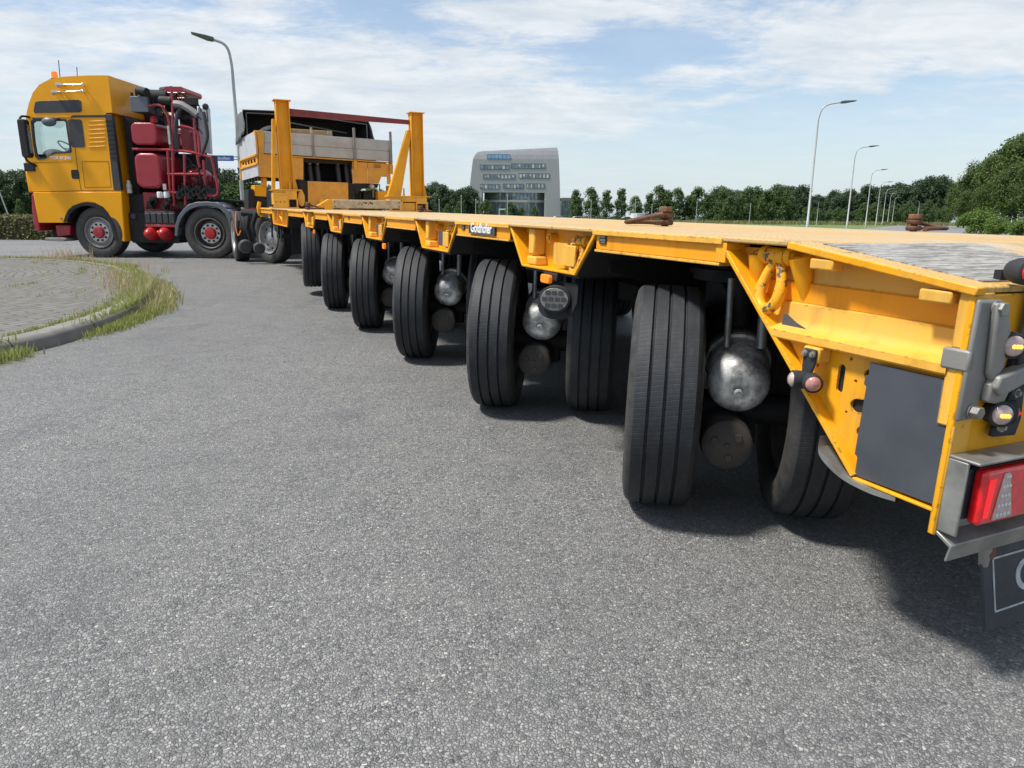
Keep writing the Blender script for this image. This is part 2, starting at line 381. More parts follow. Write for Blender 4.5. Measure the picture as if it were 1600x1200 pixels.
def asphalt_mat():
    m, t, b = newmat('asphalt')
    tcn = t.nodes.new('ShaderNodeTexCoord'); v0 = tcn.outputs['Object']
    nd = t.nodes.new('ShaderNodeTexNoise'); nd.inputs['Scale'].default_value = 95; nd.inputs['Detail'].default_value = 2; t.links.new(v0, nd.inputs['Vector'])
    vm = t.nodes.new('ShaderNodeVectorMath'); vm.operation = 'MULTIPLY_ADD'; t.links.new(nd.outputs['Color'], vm.inputs[0]); vm.inputs[1].default_value = (.011, .011, 0); t.links.new(v0, vm.inputs[2]); v = vm.outputs[0]
    def vor(scale, feat='F1'):
        n = t.nodes.new('ShaderNodeTexVoronoi'); n.feature = feat; n.inputs['Scale'].default_value = scale; t.links.new(v, n.inputs['Vector']); return n
    def sepn(c):
        n = t.nodes.new('ShaderNodeSeparateColor'); t.links.new(c, n.inputs[0]); return n.outputs
    vo = vor(134); vo2 = vor(80); e1_ = vor(134, 'DISTANCE_TO_EDGE'); c1 = sepn(vo.outputs['Color']); c2 = sepn(vo2.outputs['Color'])
    base = mix(t, c1[0], (0.135, 0.135, 0.133), (0.36, 0.36, 0.35))
    base = mix(t, mrange(t, c2[1], 0.72, 0.95, 0, 0.45), base, (0.31, 0.305, 0.285))
    base = mix(t, mrange(t, c1[2], 0.975, 0.985, 0, 0.85), base, (0.52, 0.50, 0.44))
    base = mix(t, mrange(t, c1[1], 0.0, 0.30, 0.75, 0), base, (0.065, 0.065, 0.066))
    base = mix(t, mrange(t, e1_.outputs['Distance'], 0.0, 0.10, 0.75, 0), base, (0.05, 0.05, 0.05))
    base = mix(t, mrange(t, noise(t, 0.45, 6, 0.65, v0), 0.40, 0.64, 0.0, 0.48), base, (0.125, 0.126, 0.128))
    base = mix(t, mrange(t, noise(t, 5.5, 6, 0.7, v0), 0.40, 0.7, 0.0, 0.30), base, (0.29, 0.287, 0.275))
    base = mix(t, mrange(t, noise(t, 1.9, 6, 0.7, v0, (1, .55, 1)), 0.55, 0.70, 0.0, 0.50), base, (0.075, 0.085, 0.093))
    base = mix(t, mrange(t, noise(t, 0.9, 7, 0.75, v0), 0.68, 0.74, 0.0, 0.35), base, (0.05, 0.05, 0.05))
    t.links.new(base, b.inputs['Base Color']); t.links.new(mrange(t, c1[1], 0, 1, 0.42, 0.85), b.inputs['Roughness'])
    hh = mrange(t, e1_.outputs['Distance'], 0.0, 0.22, 0, 1)
    ad = t.nodes.new('ShaderNodeMath'); ad.operation = 'ADD'; t.links.new(hh, ad.inputs[0]); t.links.new(mrange(t, c1[2], 0, 1, 0, 0.9), ad.inputs[1])
    bump(t, b, ad.outputs[0], 0.7, 0.005)
    return m
MASP = asphalt_mat()
def grass_mat(name, a, b_, scale=0.6):
    m, t, b = newmat(name)
    tcn = t.nodes.new('ShaderNodeTexCoord'); v = tcn.outputs['Object']
    base = mix(t, mrange(t, noise(t, scale, 8, 0.7, v), 0.35, 0.65), a, b_)
    base = mix(t, mrange(t, noise(t, scale * 0.12, 5, 0.6, v), 0.5, 0.66, 0, 0.7), base, (0.16, 0.17, 0.045))
    t.links.new(base, b.inputs['Base Color']); b.inputs['Roughness'].default_value = 0.9
    bump(t, b, noise(t, 12, 6, 0.7, v), 0.6, 0.05); return m
MGRS = grass_mat('meadow_grass', (0.075, 0.135, 0.028), (0.125, 0.195, 0.045))
def leaf_mat(name, a, b_, c_=None, trans=0.35):
    m, t, b = newmat(name)
    at_ = t.nodes.new('ShaderNodeAttribute'); at_.attribute_name = 'tone'
    base = mix(t, at_.outputs['Fac'], a, b_)
    oi = t.nodes.new('ShaderNodeObjectInfo')
    base = mix(t, mrange(t, oi.outputs['Random'], 0, 1, 0, 0.45), base, c_ or b_)
    t.links.new(base, b.inputs['Base Color']); b.inputs['Roughness'].default_value = 0.6
    tr = t.nodes.new('ShaderNodeBsdfTranslucent'); t.links.new(base, tr.inputs[0])
    ms = t.nodes.new('ShaderNodeMixShader'); ms.inputs[0].default_value = trans
    out = t.nodes['Material Output']; t.links.new(b.outputs[0], ms.inputs[1]); t.links.new(tr.outputs[0], ms.inputs[2]); t.links.new(ms.outputs[0], out.inputs[0])
    return m
MLFD = leaf_mat('dark_foliage', (0.030, 0.060, 0.028), (0.075, 0.125, 0.045), (0.055, 0.095, 0.045))
MLFM = leaf_mat('mid_foliage', (0.040, 0.085, 0.022), (0.110, 0.180, 0.040), (0.08, 0.13, 0.045))
MLFL = leaf_mat('light_foliage', (0.06, 0.12, 0.016), (0.17, 0.26, 0.035), (0.12, 0.20, 0.03))
MLFR = leaf_mat('roadside_foliage', (0.030, 0.062, 0.012), (0.120, 0.175, 0.028), (0.07, 0.115, 0.025))
MLFH = leaf_mat('hedge_foliage', (0.08, 0.085, 0.025), (0.18, 0.18, 0.05), (0.14, 0.14, 0.05))
MLFG = leaf_mat('weed_blades', (0.16, 0.24, 0.035), (0.42, 0.46, 0.14), (0.36, 0.36, 0.14))
MLFS = leaf_mat('dry_stalks', (0.42, 0.33, 0.18), (0.62, 0.50, 0.34), (0.5, 0.4, 0.22))
MBARK = mat('bark', (0.09, 0.07, 0.05), 0.9, var=0.3, bmp=0.5, bscale=20)
MCONC = mat('kerb_concrete', (0.22, 0.21, 0.19), 0.85, var=0.2, scale=6, bmp=0.5, bscale=90, dirt=(0.12, 0.115, 0.09), dscale=3, damt=0.6)
# ------------------------------------------------------------------ SETTING
SL = 0.0095
def gz(y): return 0.0 if y < 18 else -SL * (y - 18)
def at(px, Y, z=None):            # a ground point at distance Y in the photo's column px
    return (Y * (px - 800) / 1109 * 0.9716, Y, gz(Y) if z is None else z)
def sheet(name, poly, z, m, ys=(), kind='structure', thick=0):
    # a ground sheet following the terrain, cut at the listed y values
    import bmesh
    bm = bmesh.new(); vs = [bm.verts.new((x, y, 0)) for x, y in poly]; bm.faces.new(vs)
    for yc in sorted(set(list(ys) + [18])):
        geom = bm.verts[:] + bm.edges[:] + bm.faces[:]
        bmesh.ops.bisect_plane(bm, geom=geom, plane_co=(0, yc, 0), plane_no=(0, 1, 0))
    for v in bm.verts: v.co.z = gz(v.co.y) + z
    bmesh.ops.recalc_face_normals(bm, faces=bm.faces)
    if bm.faces[:] and bm.faces[0].normal.z < 0: bmesh.ops.reverse_faces(bm, faces=bm.faces)
    me = bpy.data.meshes.new(name); bm.to_mesh(me); bm.free(); me.materials.append(m)
    o = bpy.data.objects.new(name, me); col.objects.link(o); return tag(o, kind=kind)
sheet('ground', [(-900, -60), (900, -60), (900, 1200), (-900, 1200)], -0.03, MGRS)
road_poly = [(-120, -30), (60, -30), (60, 4), (36, 12), (26, 24.2), (-9, 24.3), (-16.3, 24.1), (-50, 24.5), (-120, 26)]
sheet('road', road_poly, 0.0, MASP)
# the road running away on the right, between its verges
d_ = Vector((0.497, 0.868)); n_ = Vector((0.868, -0.497))
a_ = Vector((18.8, 41.0)) ; e0 = a_ - d_ * 24; e1 = a_ + d_ * 420
sheet('access_road', [tuple(e0 - n_ * 3), tuple(e0 + n_ * 9.5), tuple(e1 + n_ * 6.5), tuple(e1)], 0.006, MASP)
# island paving: concentric rings of small setts
def paver_mat():
    m, t, b = newmat('island_pavers')
    tcn = t.nodes.new('ShaderNodeTexCoord'); v = tcn.outputs['Object']
    def mth(op, a, bb=None):
        n = t.nodes.new('ShaderNodeMath'); n.operation = op
        for i, q in enumerate((a, bb)):
            if q is None: continue
            if isinstance(q, (int, float)): n.inputs[i].default_value = q
            else: t.links.new(q, n.inputs[i])
        return n.outputs[0]
    wob = t.nodes.new('ShaderNodeVectorMath'); wob.operation = 'MULTIPLY_ADD'
    nn = t.nodes.new('ShaderNodeTexNoise'); nn.inputs['Scale'].default_value = 0.9; t.links.new(v, nn.inputs['Vector'])
    t.links.new(nn.outputs['Color'], wob.inputs[0]); wob.inputs[1].default_value = (0.5, 0.5, 0); t.links.new(v, wob.inputs[2])
    sp = t.nodes.new('ShaderNodeSeparateXYZ'); t.links.new(wob.outputs[0], sp.inputs[0])
    r = mth('SQRT', mth('ADD', mth('MULTIPLY', sp.outputs[0], sp.outputs[0]), mth('MULTIPLY', sp.outputs[1], sp.outputs[1])))
    ang = mth('MULTIPLY', mth('ARCTAN2', sp.outputs[1], sp.outputs[0]), 4.0)
    cb = t.nodes.new('ShaderNodeCombineXYZ'); t.links.new(ang, cb.inputs[0]); t.links.new(r, cb.inputs[1])
    br = t.nodes.new('ShaderNodeTexBrick'); t.links.new(cb.outputs[0], br.inputs['Vector'])
    br.inputs['Scale'].default_value = 1.0; br.inputs['Brick Width'].default_value = 0.21; br.inputs['Row Height'].default_value = 0.105; br.inputs['Mortar Size'].default_value = 0.012; br.inputs['Mortar Smooth'].default_value = 0.4
    br.inputs['Color1'].default_value = (0.165, 0.158, 0.145, 1); br.inputs['Color2'].default_value = (0.115, 0.11, 0.102, 1); br.inputs['Mortar'].default_value = (0.045, 0.045, 0.03, 1)
    base = mix(t, mrange(t, noise(t, 70, 4, 0.7, v), 0.35, 0.7, 0, 0.5), br.outputs['Color'], (0.21, 0.20, 0.18))
    base = mix(t, mrange(t, noise(t, 1.2, 6, 0.7, v), 0.45, 0.7, 0, 0.4), base, (0.085, 0.082, 0.07))
    ring = mth('ABSOLUTE', mth('SINE', mth('MULTIPLY', r, 5.2)))
    gm = mth('MULTIPLY', mrange(t, ring, 0.985, 1.0), mrange(t, noise(t, 2.0, 6, 0.75, v), 0.47, 0.60))
    base = mix(t, gm, base, (0.09, 0.13, 0.03))
    t.links.new(base, b.inputs['Base Color']); b.inputs['Roughness'].default_value = 0.85
    ah = t.nodes.new('ShaderNodeMath'); ah.operation = 'ADD'; t.links.new(mrange(t, br.outputs['Fac'], 0, 1, 1, 0), ah.inputs[0]); t.links.new(mrange(t, noise(t, 90, 3, 0.6, v), 0, 1, 0, 0.7), ah.inputs[1])
    bump(t, b, ah.outputs[0], 0.5, 0.008); return m
MPAV = paver_mat()
isl = [(-9.0, -1.5), (-5.2, 1.6), (-4.0, 3.2), (-3.50, 4.9), (-3.47, 5.7), (-3.60, 6.6), (-3.85, 7.45), (-4.24, 8.35), (-4.86, 9.5), (-5.56, 10.6), (-6.65, 11.9), (-7.9, 12.8), (-9.3, 13.2), (-12, 13.35), (-30, 13.5)]
ip = smooth_path([(x, y, 0) for x, y in isl], 5)
IC = Vector((-9.3, 8.9, 0))
def offs(path, d):
    out = []
    for i, p in enumerate(path):
        t_ = (path[min(i + 1, len(path) - 1)] - path[max(i - 1, 0)]).normalized(); out.append(p + Vector((-t_.y, t_.x, 0)) * d)
    return out
inner = offs(ip, 0.19)
vs = [(p.x - IC.x, p.y - IC.y, 0) for p in inner] + [(-30 - IC.x, -1.5 - IC.y, 0)]
k = MB(); k.add(vs, [tuple(range(len(vs)))]); io = k.build('pavement', MPAV, smooth=0, loc=(IC.x, IC.y, 0.098)); tag(io, kind='structure')
if io.data.polygons[0].normal.z < 0: io.data.flip_normals()
k = MB(); prof = [(0.0, -0.02), (0.012, 0.07), (0.045, 0.103), (0.07, 0.108), (0.185, 0.108), (0.19, 0.0)]
rails = [(offs(ip, o), z) for o, z in prof]
n = len(ip); vv = []
for pth, z in rails: vv += [(p.x, p.y, z) for p in pth]
ff = [(j * n + i, j * n + i + 1, (j + 1) * n + i + 1, (j + 1) * n + i) for j in range(len(prof) - 1) for i in range(n - 1)]
k.add(vv, ff); n0 = len(k.f); acc = 0
for i in range(1, n):
    acc += (ip[i] - ip[i - 1]).length
    if acc > 0.9:
        acc = 0; t_ = (ip[i] - ip[i - 1]).normalized() * .005; up1 = Vector((0, 0, .0012))
        for (ra, za), (rb, zb2) in zip(rails, rails[1:]):
            a1, b1 = ra[i], rb[i]; o3 = (ra[0] - rb[0]).normalized() * 0
            k.add([Vector((a1.x, a1.y, za)) - t_ + up1 + (ra[i] - rails[-2][0][i]).normalized() * .0012, Vector((a1.x, a1.y, za)) + t_ + up1 + (ra[i] - rails[-2][0][i]).normalized() * .0012, Vector((b1.x, b1.y, zb2)) + t_ + up1, Vector((b1.x, b1.y, zb2)) - t_ + up1], [(0, 1, 2, 3)], 1)
tag(k.build('kerb', [MCONC, MBLK], smooth=50), kind='structure')

# ---- leaves, trees
def leaf_mesh(name, m, pts, size, rng, up=0.3, asp=0.65):
    """pts: list of (Vector position, Vector outward, scale)"""
    v = []; f = []; tone = []
    for (p, o, s_) in pts:
        n = (o + Vector((rng.uniform(-1, 1), rng.uniform(-1, 1), rng.uniform(-1, 1) + up)) * 0.9)
        if n.length < 1e-3: n = Vector((0, 0, 1))
        n.normalize(); a = n.orthogonal().normalized(); a = (Matrix.Rotation(rng.uniform(0, 6.28), 3, n) @ a); b_ = n.cross(a)
        s2 = size * s_ * rng.uniform(0.6, 1.35); k_ = len(v)
        v += [tuple(p - a * s2), tuple(p - b_ * s2 * asp + a * s2 * 0.1), tuple(p + a * s2), tuple(p + b_ * s2 * asp)]
        f.append((k_, k_ + 1, k_ + 2, k_ + 3)); tone.append(min(1, max(0, rng.gauss(0.45, 0.28))))
    me = bpy.data.meshes.new(name); me.from_pydata(v, [], f); me.materials.append(m)
    at_ = me.attributes.new('tone', 'FLOAT', 'FACE'); at_.data.foreach_set('value', tone)
    return me
def crown_points(rng, h0, h1, rad, nclump, nleaf, shape='round', cl=0.34):
    out = []; H = h1 - h0
    for c in range(nclump):
        u = rng.random() ** (0.8 if shape != 'cone' else 1.2)
        z = h0 + H * u
        if shape == 'cone': rr = (rad * (1 - u) ** 0.75 * 1.05 + 0.12 * rad) * rng.uniform(.75, 1.25)
        elif shape == 'oval': rr = rad * math.sin(math.pi * min(0.98, max(0.06, u * 0.92 + 0.06))) ** 0.7
        else: rr = rad * math.sqrt(max(0.05, 1 - (2 * u - 0.85) ** 2 / 1.4))
        a = rng.uniform(0, 6.28); q = rr * math.sqrt(rng.uniform(0.15, 1)) * rng.uniform(0.8, 1.12)
        cpos = Vector((q * math.cos(a), q * math.sin(a), z)); cr = rad * cl * rng.uniform(0.6, 1.25)
        for _ in range(nleaf // nclump):
            d = Vector((rng.gauss(0, 1), rng.gauss(0, 1), rng.gauss(0, 0.8))).normalized()
            rr2 = cr * rng.uniform(0.55, 1.05)
            out.append((cpos + d * rr2, (d + Vector((0, 0, 0.5))).normalized(), rng.uniform(0.7, 1.2)))
    return out
TREES = {}
def tree_proto(key, name, m, seed, h, rad, h0, nclump, nleaf, size, shape, trunk_r=0.16, cl=0.34):
    rng = random.Random(seed)
    root = bpy.data.objects.new(name, None)
    pts = crown_points(rng, h0, h, rad, nclump, nleaf, shape, cl)
    crown = leaf_mesh('crown', m, pts, size, rng)
    k = MB(); top = Vector((rng.uniform(-.3, .3), rng.uniform(-.3, .3), h * 0.8))
    tp = smooth_path([(0, 0, -0.15), (rng.uniform(-.1, .1), rng.uniform(-.1, .1), h * 0.25), (rng.uniform(-.2, .2), rng.uniform(-.2, .2), h * 0.5), tuple(top)], 3)
    k.tube(tp, [trunk_r * (1.15 - i / len(tp)) for i in range(len(tp))], 7)
    for b_ in range(7):
        z = lerp(h0 * 0.9, h * 0.7, b_ / 6); a = b_ * 2.4; r_ = rad * 0.7
        k.tube([(0, 0, z), (r_ * .5 * math.cos(a), r_ * .5 * math.sin(a), z + r_ * .3), (r_ * math.cos(a), r_ * math.sin(a), z + r_ * .7)], [trunk_r * .4, trunk_r * .25, trunk_r * .1], 5)
    tm = k.build('trunk', MBARK); trunk = tm.data; bpy.data.objects.remove(tm)
    TREES[key] = (name, crown, trunk)
tree_proto('cone', 'young_tree', MLFM, 1, 9.5, 2.3, 0.5, 60, 5200, 0.20, 'cone', 0.10, 0.42)
tree_proto('cone2', 'young_tree', MLFM, 2, 9.0, 2.6, 0.3, 64, 5600, 0.20, 'oval', 0.10, 0.42)
tree_proto('round', 'broadleaf_tree', MLFM, 3, 11, 4.2, 0.6, 80, 7000, 0.27, 'round', 0.18)
tree_proto('dark', 'woodland_tree', MLFD, 4, 15, 5.2, 0.2, 100, 8000, 0.34, 'round', 0.25)
tree_proto('dark2', 'woodland_tree', MLFD, 5, 15, 4.6, 0.2, 90, 8000, 0.34, 'oval', 0.25)
tree_proto('lush', 'roadside_tree', MLFR, 6, 13, 4.6, 2.0, 90, 15000, 0.17, 'round', 0.22, 0.30)
tree_proto('lush2', 'roadside_tree', MLFR, 7, 14, 4.4, 2.4, 90, 15000, 0.17, 'oval', 0.22, 0.30)
tree_proto('bush', 'leafy_bush', MLFL, 8, 2.6, 1.9, 0.1, 34, 5200, 0.11, 'round', 0.05, 0.40)
trng = random.Random(77)
def tree(key, x, y, s, label, group=None, cat='tree', sz=None, name=None):
    nm, cm, tm = TREES[key]
    r = thing(name or nm, label, cat, (x, y, gz(y) - 0.03), trng.uniform(0, 6.28), group)
    sz = sz or s * trng.uniform(0.95, 1.05); r.scale = (s, s, sz)
    for n_, me in (('crown', cm), ('trunk', tm)):
        o = bpy.data.objects.new(n_, me); col.objects.link(o); o.parent = r
    return r
def tree_px(key, px, ytop, Y, label, group=None, **kw):
    """tree whose top reaches the photo's row ytop at column px"""
    hz = 329.7 + (px - 800) * 0.0087; H0 = {'cone': 9.5, 'cone2': 9.0, 'round': 11, 'dark': 15, 'dark2': 15, 'lush': 13, 'lush2': 14, 'bush': 2.6}[key]
    x, y, z = at(px, Y); h = 1.02 + (hz - ytop) / 1109 * Y * 0.944
    s = max(0.2, (h - z) / H0); return tree(key, x, y, s, label, group, **kw)
def zat(px, py, Y): return 1.02 + (329.7 + (px - 800) * 0.0087 - py) / 1109 * Y * 0.944
# row of young trees right of the building
px = 897
GR = 'young trees in the row across the field'
i = 0
prof_ = {897: 296, 920: 297, 945: 296, 968: 297, 990: 308, 1012: 304}
for px, yt in prof_.items():
    tree_px('cone' if i % 3 != 1 else 'cone2', px, yt, 200 + trng.uniform(-4, 4), 'young pointed tree standing apart right of the office block', GR + ' standing apart'); i += 1
px = 1026
while px < 1250:
    tree_px('cone' if i % 2 else 'cone2', px, 301 + trng.uniform(-8, 7), 205 + trng.uniform(-8, 8), 'young green tree in the close planted row across the field', GR, ); px += trng.uniform(10, 18); i += 1
GR2 = 'dark woodland trees behind the row'
px = 1120
while px < 1478:
    yt = 298 if px < 1200 else (291 if px < 1260 else (305 if px < 1300 else lerp(304, 279, (px - 1300) / 178)))
    tree_px(('dark', 'dark2')[i % 2], px, yt + trng.uniform(-4, 5), 300 + trng.uniform(-10, 30), 'dark dense woodland tree beyond the field and the lamp posts', GR2); px += trng.uniform(10, 14); i += 1
px = 1262
while px < 1480:
    tree_px('round', px, 322 + trng.uniform(-6, 8), 240 + trng.uniform(-12, 12), 'low green bushy tree at the foot of the dark woodland', 'bushy trees at the woodland edge'); px += trng.uniform(12, 17)
# the big wood on the right
GR3 = 'tall lush trees of the wood beside the right hand verge'
for px, yt, Y, kk in ((1497, 285, 120, 'lush'), (1512, 268, 114, 'lush2'), (1530, 254, 112, 'lush'), (1548, 243, 108, 'lush2'), (1566, 232, 104, 'lush'), (1585, 218, 100, 'lush2'), (1606, 206, 96, 'lush'), (1634, 196, 96, 'lush2'), (1506, 300, 105, 'lush'),
                      (1537, 285, 96, 'lush2'), (1575, 262, 88, 'lush'), (1612, 240, 82, 'lush2'), (1660, 200, 92, 'lush')):
    tree_px(kk, px, yt, Y, 'tall lush green tree in the wood on the right', GR3)
tree_px('bush', 1529, 331, 46, 'bright yellow green leafy bush in front of the wood', cat='bush')
for px, yt, Y in ((1560, 343, 44), (1598, 345, 38)):
    tree_px('bush', px, yt, Y, 'lower bright bush beside the big leafy bush', 'low bushes before the wood', cat='bush')
# left and centre woods
GR4 = 'woodland trees at the far left'
for px in range(-60, 66, 11):
    tree_px(('dark', 'dark2')[(px // 11) % 2], px + trng.uniform(-3, 3), 268 + trng.uniform(-3, 6), 200 + trng.uniform(-10, 15), 'dark woodland tree across the meadow left of the truck', GR4)
tree_px('cone', 28, 312, 165, 'small pale round tree in front of the far left wood', cat='tree')
GR5 = 'trees behind the truck and the gooseneck'
for px, yt in ((322, 280), (336, 272), (352, 266), (366, 268), (384, 275), (402, 290), (420, 292), (560, 296), (575, 290), (592, 297)):
    tree_px('round', px, yt + 2, 95 + trng.uniform(-5, 5), 'green tree seen between truck and platform body', GR5)
for i, (px, yt) in enumerate(((652, 300), (664, 293), (678, 289), (690, 291), (703, 297), (716, 300), (727, 296), (738, 300))):
    tree_px(('dark', 'dark2')[i % 2], px, yt, 255 + trng.uniform(-10, 10), 'dark rounded tree left of the grey office block', 'trees left of the office block')
for px, yt, Y, k_ in ((697, 320, 215, 'cone2'), (716, 316, 215, 'cone2'), (756, 315, 225, 'round'), (797, 316, 225, 'round'), (812, 325, 225, 'cone2'), (833, 324, 225, 'cone2')):
    tree_px(k_, px, yt, Y, {697: 'small tree left of the office block', 716: 'taller small tree against the left corner of the office block', 756: 'round green tree left of the office entrance', 797: 'round green tree right of the office entrance', 812: 'small pale tree before the glass wall', 833: 'rightmost small tree before the glass wall'}[px])
# hedges (leaves over a dark core)
def hedge(name, label, p0, p1, wd, h, m, seed, dens=260, size=0.05):
    rng = random.Random(seed); p0 = Vector(p0); p1 = Vector(p1); L = (p1 - p0).length; d = (p1 - p0).normalized(); nn_ = Vector((-d.y, d.x))
    r = thing(name, label, 'hedge', (p0.x, p0.y, gz(p0.y) - 0.03))
    pts = []
    for _ in range(int(L * dens)):
        u = rng.uniform(0, L); q = rng.random()
        if q < 0.6: s_ = -wd / 2 + rng.uniform(-.05, .04); z = rng.uniform(0, h)
        elif q < 0.9: s_ = rng.uniform(-wd / 2, wd / 2); z = h + rng.uniform(-.06, .06)
        else: s_ = wd / 2; z = rng.uniform(0, h)
        P = d * u + nn_ * s_; o = nn_ * (-1 if s_ < 0 else 1)
        pts.append((Vector((P.x, P.y, z + gz(p0.y + P.y) - gz(p0.y))), Vector((o.x, o.y, 0.4)).normalized(), 1))
    o = bpy.data.objects.new('foliage', leaf_mesh('foliage', m, pts, size, rng)); col.objects.link(o); o.parent = r
    k = MB(); n = 12; sec = [(-wd / 2 + .03, 0), (-wd / 2 + .05, h - .05), (wd / 2 - .05, h - .05), (wd / 2 - .03, 0)]
    for j in range(n + 1):
        P = d * (L * j / n)
        for s_, z in sec: k.v.append((P.x + nn_.x * s_, P.y + nn_.y * s_, z + gz(p0.y + P.y) - gz(p0.y)))
    for j in range(n):
        for q in range(3): k.f.append((j * 4 + q, j * 4 + q + 1, j * 4 + q + 5, j * 4 + q + 4)); k.m.append(0)
    k.build('branches', MBARK, r, smooth=0)
hedge('hedge', 'low clipped brownish green hedge along the far side of the road, behind the truck', (-45, 25.2), (-3, 25.0), 0.9, 0.80, MLFH, 5, 600, 0.05)
hedge('hedge', 'long low dark hedge in front of the office block', at(855, 150)[:2], at(1030, 150)[:2], 1.2, 1.0, MLFD, 6, 240, 0.12)
hedge('hedge', 'low dark hedge left of the office block behind the stanchion', at(640, 150)[:2], at(735, 150)[:2], 1.0, 0.5, MLFD, 9, 160, 0.12)

# ---- office block
BY = 285.0
def bx(px): return BY * (px - 800) / 1109 * 0.9716
bld = thing('office_building', 'grey metal clad office block with rounded roof shoulder, ribbon windows and glass entrance recess', 'building', (0, BY, gz(BY)))
g0 = gz(BY)
def clad():
    m, t, b = newmat('grey_cladding')
    tcn = t.nodes.new('ShaderNodeTexCoord'); v = tcn.outputs['Object']
    wv = t.nodes.new('ShaderNodeTexWave'); wv.inputs['Scale'].default_value = 0.55; wv.bands_direction = 'X'; t.links.new(v, wv.inputs[0])
    base = mix(t, mrange(t, wv.outputs['Fac'], 0, 0.25), (0.30, 0.30, 0.325), (0.37, 0.37, 0.40))
    base = mix(t, mrange(t, noise(t, 0.12, 4, 0.6, v), 0.35, 0.7, 0, 0.3), base, (0.38, 0.36, 0.40))
    t.links.new(base, b.inputs['Base Color']); b.inputs['Roughness'].default_value = 0.5; b.inputs['Metallic'].default_value = 0.1; return m
MCLAD = clad()
def W(px, py): return (bx(px), zat(px, py, BY) - g0)
# outline left and right as a function of height, front bending back near the top
lft = [(727, 339), (729, 320), (732, 290), (735, 265), (737, 250), (740, 243), (744, 238.5), (750, 236)]
rgt = [(874, 339), (873, 320), (871.5, 290), (870, 265), (869, 250), (868.5, 243), (868, 236), (867, 230.5)]
rows = []
for (a, b_) in zip(lft, rgt):
    rows.append((W(*a), W(*b_)))
yb = [0, 0, 0, 0, 0.0, 1.0, 2.6, 6.0]
hx0, hx1 = W(751, 320)[0], W(848, 320)[0]; hz0 = W(800, 301)[1]
k = MB()
cols = 10
def rowpt(i, t): (l, r_) = rows[i]; return (lerp(l[0], r_[0], t), yb[i], lerp(l[1], r_[1], t))
kr = MB()
for i in range(2, len(rows) - 1):
    for c in range(cols):
        (kr if i >= 4 else k).add([rowpt(i, c / cols), rowpt(i, (c + 1) / cols), rowpt(i + 1, (c + 1) / cols), rowpt(i + 1, c / cols)], [(0, 1, 2, 3)])
l0, r0_ = rows[0]; l2, r2 = rows[2]
k.add([(l0[0], 0, -1), (hx0, 0, -1), (hx0, 0, hz0), (l2[0], 0, l2[1])], [(0, 1, 2, 3)])
k.add([(r0_[0], 0, -1), (hx1, 0, -1), (hx1, 0, hz0), (r2[0], 0, r2[1])], [(0, 1, 2, 3)])
k.add([(l2[0], 0, l2[1]), (hx0, 0, hz0), (hx1, 0, hz0), (r2[0], 0, r2[1])], [(0, 1, 2, 3)])
DB = 22
for side in (0, 1):       # side walls and back
    pts = [(rows[i][side][0], yb[i], rows[i][side][1]) for i in range(len(rows))]; pts[0] = (pts[0][0], 0, -1)
    for i in range(len(pts) - 1):
        k.add([pts[i], pts[i + 1], (pts[i + 1][0], DB, pts[i + 1][2]), (pts[i][0], DB, pts[i][2])], [(0, 1, 2, 3)])
l7, r7 = rows[-1]
kr.add([(l7[0], yb[-1], l7[1]), (r7[0], yb[-1], r7[1]), (r7[0], DB, r7[1]), (l7[0], DB, l7[1])], [(0, 1, 2, 3)])
k.add([(hx0, 0, -1), (hx0, 9, -1), (hx0, 9, hz0), (hx0, 0, hz0)], [(0, 1, 2, 3)]); k.add([(hx1, 0, -1), (hx1, 9, -1), (hx1, 9, hz0), (hx1, 0, hz0)], [(0, 1, 2, 3)])
k.add([(hx0, 0, hz0), (hx1, 0, hz0), (hx1, 9, hz0), (hx0, 9, hz0)], [(0, 1, 2, 3)])
k.build('wall', MCLAD, bld, smooth=25); kr.build('roof', mat('roof_cladding_darkened', (0.17, 0.175, 0.19), 0.5, 0.1, var=0.1, scale=.3), bld, smooth=25)  # roof colour darkened to offset the sun falling on it
MBGL = mat('office_glass', (0.20, 0.24, 0.29), 0.12, 0.5, var=0.5, scale=0.6)
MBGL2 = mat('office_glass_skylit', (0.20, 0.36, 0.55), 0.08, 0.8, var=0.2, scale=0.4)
MBLN = mat('office_blinds', (0.55, 0.56, 0.55), 0.6, var=0.1)
MBFR = mat('window_frame_dark', (0.05, 0.055, 0.06), 0.5)
wins = [(759, 794, 243, 249.5, 1), (748, 793, 259, 265.5, 0), (796, 848, 257, 264, 0), (753, 802, 273.5, 280, 0), (808, 855, 272, 279, 0), (748.5, 778, 288.5, 295.5, 0), (784, 815, 288, 295, 0), (820, 848, 287.5, 294, 0)]
wr = random.Random(4)
